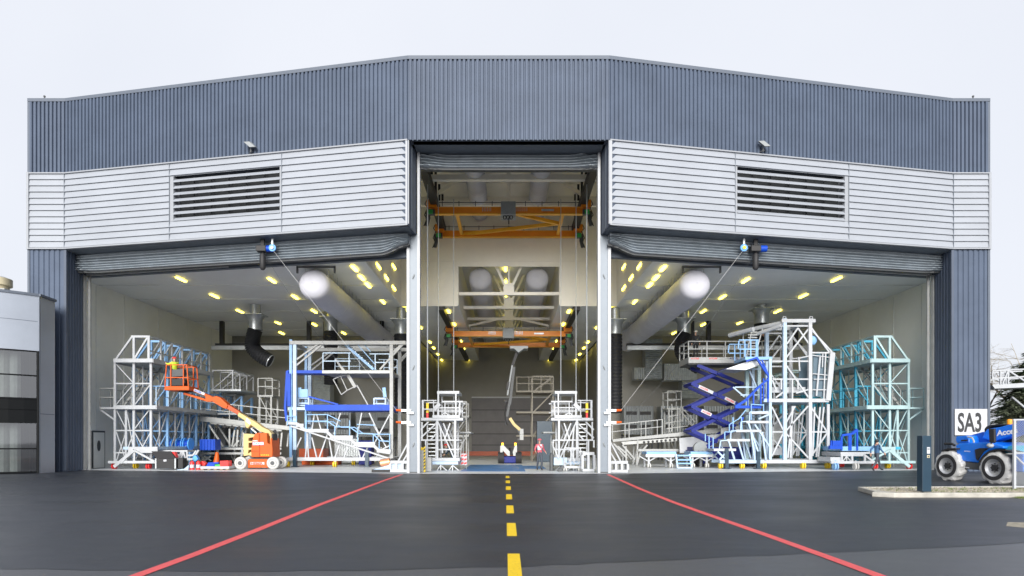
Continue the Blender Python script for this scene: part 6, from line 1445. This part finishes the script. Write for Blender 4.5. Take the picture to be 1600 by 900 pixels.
p = Z(1120,440,5.625)(440,695,41.6)
pz = q(152,218,41.8).z; p.z = pz
person('person in black clothes bending at the inner end of the scissor lift platform', p, 1.75, R(200), {'belly':(.06,0,1.1),'chest':(.18,0,1.27),'neck':(.27,0,1.4),'head':(.36,0,1.5),'crown':(.38,0,1.6),'nose':(.46,0,1.47),'shL':(.2,.17,1.36),'shR':(.2,-.17,1.36),'elL':(.28,.24,1.1),'elR':(.3,-.24,1.1),'haL':(.48,.2,1.0),'haR':(.5,-.2,1.0)}, (M['blk'],M['blk'],M['rubber'],None), None)
qz = Z(240,540,4.286); p = qz(140,275,37.3)
person('person in hi-vis yellow sleeves and red helmet standing in the orange lift basket', p, 1.72, R(150), {'elL':(.12,.3,1.3),'haL':(.38,.28,1.38),'elR':(.1,-.26,1.25),'haR':(.35,-.2,1.3)}, (M['hivis'],M['jean'],M['rubber'],None), M['red'])
p = Z(640,560,4.74)(318,735,37.2); p.z = .02
person('person in dark overalls bending beside the office-side stair tower', p, 1.6, R(180), {'belly':(.08,0,1.08),'chest':(.24,0,1.22),'neck':(.34,0,1.33),'head':(.43,0,1.42),'crown':(.46,0,1.52),'nose':(.53,0,1.39),'shL':(.26,.17,1.3),'shR':(.26,-.17,1.3),'elL':(.32,.22,1.02),'elR':(.34,-.22,1.02),'haL':(.5,.18,.9),'haR':(.52,-.18,.9)}, (M['navybox'],M['navybox'],M['rubber'],None), M['red'])

# ================================================================ sign, post, kerb island, fence
T = thing('wall_sign', 'white square sign with black SA3 lettering on the slate pilaster', 'sign', (24.4,YE-.1,2.5))
a = P(1492,639,34.25); c = P(1542.5,680,34.25)
mb = MB(); mb.box(a.x,c.x,34.24,34.29,c.z,a.z); mb.build('board', M['sign'], T)
w_ = c.x-a.x; hgt = a.z-c.z
text('SA3', hgt*1.0, M['letters'], T, (a.x+w_*.075,34.236,c.z+hgt*.145), (1,0,0), (0,0,1), 'lettering', .58, .034, .003)
T = thing('intercom_post', 'square navy intercom post with white call panel on the gravel island', 'intercom post', (12.1,18.6,.15))
mb = MB(); mb.box(11.96,12.22,18.5,18.76,.15,1.77); mb.build('column', M['navybox'], T, bevel=.008)
mb = MB(); mb.box(12.08,12.17,18.485,18.5,1.25,1.44); po = mb.build('call_panel', M['sign'], T, bevel=.003)
mb = MB(); mb.box(12.095,12.155,18.48,18.485,1.36,1.41); mb.build('speaker_slot', M['grey'], po)
mb = MB(); mb.box(12.085,12.16,18.487,18.5,1.13,1.21); po = mb.build('card_reader', M['flcream'], T, bevel=.003)
mb = MB(); mb.bar((12.122,18.483,1.145),(12.122,18.483,1.195), .014); mb.bar((12.1,18.483,1.17),(12.145,18.483,1.17), .014); mb.build('reader_mark', M['rubber'], po)
# island
kb = MB()
L_ = [(10.35,18.35),(10.9,18.12),(11.6,18.16)]
kb.prism([(10.52,18.55,0),(10.95,18.2,0),(11.7,18.2,0),(26,18.2,0),(26,18.35,0),(11.15,18.38,0),(10.95,18.75,0),(11.4,20.6,0),(26,21.6,0),(26,21.72,0),(11.3,20.72,0),(10.78,18.85,0)], (0,0,.14))
kind(kb.build('kerb', M['kerb'], None, bevel=.02), 'structure')
mb = MB(); mb.add([(11.0,18.6,.11),(11.2,18.36,.11),(26,18.34,.11),(26,21.62,.11),(11.4,20.62,.11)], [(0,1,2,3,4)]); kind(mb.build('island_ground', M['kerb']), 'structure')
rng = random.Random(3)
mb = MB()
for _ in range(2600):
    x = rng.uniform(11.3,17.5); y = rng.uniform(18.4,20.6); s_ = rng.uniform(.02,.05); h_ = s_*rng.uniform(.5,1); a_ = rng.uniform(0,6.28)
    b4 = [(x+s_*math.cos(a_+k*1.57),y+s_*math.sin(a_+k*1.57),.108) for k in range(4)]; mb.add(b4+[(x+rng.uniform(-.01,.01),y,.11+h_)], [(0,1,4),(1,2,4),(2,3,4),(3,0,4)])
M['gravel'] = mat('island_gravel', (.30,.27,.21), .85, 0, .5, 9)
kind(mb.build('gravel', M['gravel']), 'stuff'); 
M['grass'] = mat('short_grass', (.11,.15,.035), .8, 0, .5, 3)
mb = MB()
def tuft(x, y, z, n, hh):
    for _ in range(n):
        a_ = rng.uniform(0,6.28); r_ = rng.uniform(0,.05); px, py = x+r_*math.cos(a_), y+r_*math.sin(a_); l = hh*rng.uniform(.5,1.2); t = rng.uniform(0,6.28)
        mb.add([(px-.006,py,z),(px+.006,py,z),(px+.03*math.cos(t),py+.03*math.sin(t),z+l)], [(0,1,2)])
for _ in range(110):
    x = rng.choice((rng.gauss(12.9,.35),rng.gauss(14.6,.9),rng.gauss(15.4,.5),rng.uniform(11.2,16.5))); y = rng.uniform(18.4,20.5); tuft(x,y,.108,9,.07)
for _ in range(60): tuft(rng.uniform(14.3,16),rng.uniform(17.9,18.15),.0,10,.07)
kind(mb.build('grass', M['grass']), 'stuff')
mb = MB(); mb.add([(x,y,.002) for x, y in ((14.2,17.85),(14.8,17.7),(16.4,17.7),(16.4,18.19),(14.5,18.19))], [(0,1,2,3,4)]); kind(mb.build('dirt_patch', M['gravel']), 'structure')
mb = MB(); mb.add([(x,y,.002) for x, y in ((9.4,12.1),(9.7,11.7),(10.6,11.5),(10.8,12.6),(9.9,12.7))], [(0,1,2,3,4)]); kind(mb.build('dirt_patch', M['gravel']), 'structure')
# fence
YF = 19.9
fx0 = (1585-795)*YF/1000; ft = CAMZ+(690-656)*YF/1000
T = thing('mesh_fence', 'white framed wire mesh gate panel standing on the gravel island', 'fence', (fx0,YF,.11))
for x in (fx0, fx0+2.4): mb = MB(); mb.bar((x,YF,.1),(x,YF,ft), .065); mb.build('post', M['white'], T)
mb = MB(); mb.bar((fx0-.05,YF,ft),(fx0+2.45,YF,ft+.03), .05); mb.bar((fx0,YF,.2),(fx0+2.4,YF,.2), .04); mb.bar((fx0,YF,1.25),(fx0+2.4,YF,1.22), .04); mb.bar((fx0,YF+.02,1.2),(fx0+1.0,YF+.02,.22), .035); mb.build('frame_bar', M['white'], T)
mb = MB(); sp = .075; W_ = 2.4; H_ = ft-.25
for k in range(-int(H_/sp), int(W_/sp)+1):
    for s in (1,-1):
        x0 = k*sp; t0 = max(0,-x0); t1 = min(H_, W_-x0)
        if t1 <= t0: continue
        a = (x0+t0, t0); c = (x0+t1, t1)
        if s < 0: a = (a[0], H_-a[1]); c = (c[0], H_-c[1])
        mb.bar((fx0+a[0],YF+.004*s,.22+a[1]),(fx0+c[0],YF+.004*s,.22+c[1]), .0055)
mb.build('wire_mesh', M['white'], T)
# gangway beyond the building corner
T = thing('aircraft_gangway', 'white railed gangway stage jutting past the slate building corner in front of the trees', 'gangway', (28,36,4.4))
YG = 36.0; q = Z(1530,480,4.09)
mb = MB(); a = q(84,497,YG); mb.prism([a, q(100,520,YG), q(420,506,YG), q(420,475,YG)], (0,1.6,0)); mb.build('deck', M['white'], T)
for d in (0,1.6):
    mb = MB()
    for s0, s1 in (((84,408),(420,388)),((84,455),(420,436)),((84,408),(84,460)),((135,405),(135,492)),((184,402),(184,490)),((148,490),(184,404)),((184,404),(310,484)),((310,396),(310,484))): mb.bar(shift(q(*s0,YG),d), shift(q(*s1,YG),d), .07)
    mb.build('guard_rail', M['white'], T)
for d in (.2,1.4): mb = MB(); mb.bar((31.6,YG+d,0),(31.6,YG+d,4.5), .15); mb.bar((31.6,YG+d,2.4),(29.4,YG+d,4.2), .09); mb.build('leg', M['white'], T)

# ================================================================ telehandler
EO = V((17.85,26.3,0)); FW = V((.20,-.98,0)).normalized(); LT = V((FW.y*-1,FW.x,0)); LT = V((.98,.20,0)).normalized()
T = thing('telehandler', 'bright blue telehandler with white wrapped tyres parked beside the slate pilaster', 'telehandler', EO+FW*1.1)
def TP(px, py, v=0.):
    d = V(((px-VPX)/1000, 1, (VPY-py)/1000)); o = V((0,0,CAMZ)); pl = EO+LT*v
    t = ((pl-o).dot(LT))/d.dot(LT); return o+d*t
t8 = lambda x, y, v=0.: TP(1450+x/5, 600+y/5, v)
def tprism(name, pts, v0, v1, m, bev=.03, par=None):
    mb = MB(); mb.prism([t8(x,y,v0) for x, y in pts], LT*(v1-v0)); return mb.build(name, m, par or T, bevel=bev)
hood = tprism('engine_hood', [(213,482),(240,464),(330,458),(480,455),(590,486),(590,505),(520,508),(470,522),(430,552),(405,590),(385,616),(300,606),(234,598),(222,545)], .22, 1.75, M['teleblue'], .06)
tprism('air_intake', [(362,512),(400,500),(470,502),(430,530),(405,565),(385,600),(372,585),(366,540)], .17, .3, M['rubber'], .02)
tprism('chassis', [(232,600),(385,618),(405,600),(440,565),(480,560),(660,560),(660,640),(640,690),(430,690),(400,672),(238,662)], .26, 1.7, M['dgrey'], .02)
tprism('boom', [(322,402),(430,372),(515,440),(515,460),(345,462)], .9, 1.35, M['teledark'], .03)
tprism('boom', [(460,352),(560,336),(700,300),(700,388),(515,447),(420,425),(440,380)], .75, 1.25, M['teleblue'], .03)
text('Access', .29, M['wtext'], T, t8(540,405,.735), FW*.985+V((0,0,.13)), (0,0,1), 'lettering', 1.15, .012, .004)
tprism('boom_end', [(690,290),(760,280),(800,390),(700,400)], .7, 1.3, M['teledark'], .03)
# cab
tprism('cab_roof', [(438,352),(452,332),(480,320),(560,312),(690,318),(690,328),(560,324),(500,330),(470,345),(455,372),(440,380)], 1.0, 1.75, M['rubber'], .03)
tprism('cab_glazing', [(470,345),(560,326),(660,326),(660,480),(600,490),(520,470),(455,455)], 1.35, 1.7, M['darkglass'], .02)
tprism('cab_pillar', [(452,340),(464,336),(470,455),(456,458)], 1.3, 1.72, M['rubber'], .01)
tprism('door_panel', [(600,490),(660,480),(660,560),(600,560)], .4, 1.6, M['dteal'], .02)
# wheels
def wheel(cx, cy, gz, v, near):
    c = t8(cx,cy,v); r_ = .61; c.z = r_; ax = LT
    prof = [(0,.40),(.015,.52),(.05,.585),(.11,.61),(.34,.61),(.40,.585),(.44,.52),(.45,.40)]
    n_ = 40; rows = []; rg = random.Random(int(cx))
    up = V((0,0,1))
    for a_, rr in prof:
        row = []
        for k in range(n_+1):
            th = 2*math.pi*(k % n_)/n_; lug = (.035 if (k+int(a_*9)) % 4 < 2 else -.01) if rr > .55 else 0
            row.append(c+ax*a_+(FW*math.cos(th)+up*math.sin(th))*(rr+lug+rg.uniform(-.008,.008)*(k % n_ > 0)))
        rows.append(row)
    for r_i in rows:
        for i, p_ in enumerate(r_i):
            if p_.z < .004: r_i[i] = V((p_.x,p_.y,.004))
        r_i[-1] = r_i[0].copy()
    mb = MB(); mb.grid(rows); wo = mb.build('wheel', M['wrap'], T, smooth=False)
    def ring(name, r0, r1, off, m, r0off=None):
        mb = MB(); n2 = 36
        mb.grid([[c+ax*(off if q_ else (off if r0off is None else r0off))+(FW*math.cos(2*math.pi*k/n2)+up*math.sin(2*math.pi*k/n2))*rr for k in range(n2+1)] for q_, rr in ((0,r0),(1,r1))]); return mb.build(name, m, wo, smooth=True)
    ring('sidewall', .32, .475, -.006, M['tyre'], .0)
    ring('rim_lip', .26, .335, -.012, M['rim'], .06)
    ring('rim', .10, .28, .06, M['rim'], .10)
    mb = MB(); mb.tube([c+ax*.02, c+ax*.12], .115, 14); mb.build('hub', M['rubber'], wo)
    mb = MB()
    for k in range(8): th = 2*math.pi*k/8; q_ = c+(FW*math.cos(th)+up*math.sin(th))*.155; mb.tube([q_+ax*.05,q_+ax*.1], .02, 6)
    mb.build('wheel_bolt', M['rubber'], wo)
    mb = MB(); mb.grid([[c+ax*.45+(FW*math.cos(2*math.pi*k/20)+up*math.sin(2*math.pi*k/20))*rr for k in range(21)] for rr in (.02,.42)]); mb.build('inner_disc', M['dgrey'], wo)
wheel(143,637,0,0,True); wheel(510,655,0,0,True); wheel(143,637,0,1.65,False); wheel(510,655,0,1.65,False)
tprism('rear_fender', [(95,520),(150,502),(215,500),(215,512),(150,514),(105,528)], .0, .5, M['rubber'], .01)
tprism('front_fender', [(395,600),(425,560),(465,528),(520,512),(600,512),(660,530),(660,540),(600,522),(525,522),(475,538),(440,568),(405,610)], .0, .5, M['rubber'], .01)
tprism('rear_counterweight', [(218,410),(300,402),(318,430),(320,460),(225,464),(215,440)], .4, 1.5, M['teleblue'], .03)
mb = MB(); mb.tube([t8(130,466,.3), t8(190,468,.3), t8(208,480,.3)], .05, 8); mb.tube([t8(262,442,.3), t8(305,440,.3)], .035, 6); mb.build('tow_hitch', M['rubber'], T)
mb = MB(); mb.tube([t8(310,412,.3), t8(345,420,.3), t8(358,445,.3), t8(358,465,.3)], .035, 8); mb.build('grab_handle', M['offwhite'], T, smooth=True)
tprism('mirror', [(472,350),(515,348),(518,450),(510,462),(478,455)], .0, .1, M['rubber'], .02)
mb = MB(); mb.bar(t8(495,455,.05), t8(500,490,.3), .04); mb.build('mirror_arm', M['rubber'], T)
mb = MB(); c = t8(487,480,.12); mb.ball(c, .12, 12, 8, (1,1,.8)); mb.build('headlight', M['white'], T, smooth=True)
mb = MB(); c = t8(640,305,1.2); mb.tube([c-V((0,0,.06)),c+V((0,0,.12)),c+V((0,0,.15))], [.10,.10,.05], 12); mb.build('beacon', M['amber'], T, smooth=True)
tprism('decal', [(243,603),(275,607),(277,622),(246,617)], .25, .255, M['sign'], 0)
tprism('decal', [(275,645),(322,651),(322,659),(276,652)], .25, .255, M['sign'], 0)
text('access', .09, M['wtext'], T, t8(283,528,.205), FW+V((0,0,-.04)), (0,0,1), 'lettering', 1.2, .001, .004)
mb = MB(); a = t8(680,540,.1); mb.box(a.x-.1,a.x+1.6,a.y-.5,a.y,.5,1.15); mb.build('front_body', M['teleblue'], T, bevel=.05)
mb = MB(); mb.prism([t8(630,540,-.02),t8(760,540,-.02),t8(760,552,-.02),t8(600,548,-.02)], LT*1.2); mb.build('plastic_cover', M['wrap'], T)

# ================================================================ trees beyond the building
M['needles'] = mat('conifer_needles', (.060,.092,.040), .8, 0, .55, 1.5)
M['needles2'] = mat('cedar_needles', (.10,.12,.07), .8, 0, .5, 1.2)
M['twig'] = mat('bare_twigs', (.33,.28,.20), .85, 0, .3, 2)
M['bark'] = mat('bark', (.13,.105,.08), .9, 0, .3, 4, .6, 12)
M['shrub'] = mat('shrub_leaves', (.10,.12,.03), .8, 0, .5, 2)
def conifer(label, x, y, h, r, m, seed, ex=.85):
    T = thing('conifer_tree', label, 'tree', (x,y,0), 'trees beyond the hangar'); rg = random.Random(seed)
    mb = MB(); mb.tube([(x,y,0),(x+.1,y,h*.5),(x,y,h*.98)], [h*.022,h*.014,.03], 8); mb.build('trunk', M['bark'], T, smooth=True)
    mb = MB(); z = h*.10
    while z < h*.98:
        t = (z-h*.1)/(h*.9); rr = r*(1-t)**ex*rg.uniform(.8,1.12)+.12; nb = rg.randint(5,8)
        for b_ in range(nb):
            a_ = rg.uniform(0,6.28); L = rr*rg.uniform(.65,1.1); dr = rg.uniform(.12,.34)
            ns = max(5, int(L*9))
            for i in range(ns):
                u = (i+.4)/ns; px = x+math.cos(a_)*L*u; py = y+math.sin(a_)*L*u; pz = z-dr*L*u*u+.25*L*(1-u)*.2
                wd = (.22+.30*(1-abs(u-.55)))*min(1,L*.55)+.08
                for _ in range(6):
                    c = V((px+rg.uniform(-wd,wd)*.55, py+rg.uniform(-wd,wd)*.55, pz+rg.uniform(-.2,.12))); ta = a_+rg.uniform(-.9,.9); s_ = rg.uniform(.13,.28)
                    f = V((math.cos(ta),math.sin(ta),rg.uniform(-.55,.15)))*s_*1.7; sd = V((-math.sin(ta),math.cos(ta),rg.uniform(-.4,.4)))*s_*.42
                    mb.add([c-f*.4+sd*.3, c-f*.1-sd, c+f, c+sd], [(0,1,2,3)])
        z += rg.uniform(.22,.36)*(1 if h > 8 else .8)
    mb.build('crown', m, T)
conifer('dark green conifer behind the white gangway, beside the slate building corner', 47.2, 57, 9.3, 4.9, M['needles'], 1, .5)
conifer('taller dark conifer behind the telehandler beacon, behind the mesh fence', 52.5, 62, 11.8, 6.0, M['needles'], 2, .55)
conifer('dark rounded conifer closest to the slate building corner, under the white gangway', 46.0, 55, 7.6, 4.4, M['needles'], 14, .45)
conifer('broad grey green conifer standing behind the other trees', 58, 68, 14, 5, M['needles2'], 5)
conifer('low dark conifer at the foot of the trees behind the telehandler', 42.6, 53.5, 5.8, 2.6, M['needles2'], 9, .6)
def bare(label, x, y, h, seed):
    T = thing('bare_tree', label, 'tree', (x,y,0), 'trees beyond the hangar'); rg = random.Random(seed); mb = MB(); tw = MB()
    def grow(p, d, L, r_, lv):
        pts = [p]; dd = d.copy()
        for i in range(4): dd = (dd+V((rg.uniform(-.2,.2),rg.uniform(-.2,.2),rg.uniform(-.12,.12)))).normalized(); pts.append(pts[-1]+dd*L/4)
        (mb if lv < 2 else tw).tube(pts, [r_*(1-.13*i) for i in range(5)], 6 if lv < 2 else 4, False)
        if lv < 5:
            for _ in range(3 if lv else 6):
                i = rg.randint(2,4); nd = (dd+V((rg.uniform(-1,1),rg.uniform(-1,1),rg.uniform(-.35,.45)))).normalized()
                if lv >= 1: nd.z *= .45; nd.normalize()
                grow(pts[i], nd, L*rg.uniform(.55,.8), r_*.5, lv+1)
    grow(V((x,y,0)), V((0,0,1)), h*.62, h*.018, 0)
    mb.build('trunk', M['bark'], T, smooth=True); tw.build('crown', M['twig'], T)
bare('wide bare branched cedar rising above the dark conifers', 49.6, 64, 9.5, 4)
bare('thin pale leafless tree close to the slate building corner', 47.5, 63, 8.0, 11)
rg = random.Random(8)
for i, (x, y, w_, l) in enumerate(((39.5,50,1.6,'small olive shrub behind the telehandler cab'),(42.2,51,1.4,'olive shrub at the foot of the dark conifers'))):
    mb = MB()
    for _ in range(900):
        a_ = rg.uniform(0,6.28); u = math.sqrt(rg.random()); zz_ = rg.random()**.8; c = V((x+math.cos(a_)*u*w_*(1-.5*zz_), y+math.sin(a_)*u*w_*(1-.5*zz_), .1+zz_*1.7)); s_ = rg.uniform(.06,.14); f = V((rg.uniform(-1,1),rg.uniform(-1,1),rg.uniform(-.3,1))).normalized()*s_; sd = f.orthogonal().normalized()*s_*.6
        mb.add([c-f, c+sd, c+f, c-sd], [(0,1,2,3)])
    T = thing('shrub', l, 'shrub', (x,y,0)); mb.build('foliage', M['shrub'], T)
    mb = MB(); mb.tube([(x,y,0),(x,y,1.0)], [.06,.03], 6); mb.build('stem', M['bark'], T)
# low pale wall and dark hedge closing the yard behind
T = thing('yard_fence', 'low grey yard wall under the dark conifers', 'wall', (46,49.5,0))
mb = MB(); mb.box(30,75,49.3,49.5,0,.75); mb.build('panel', M['kerb'], T)
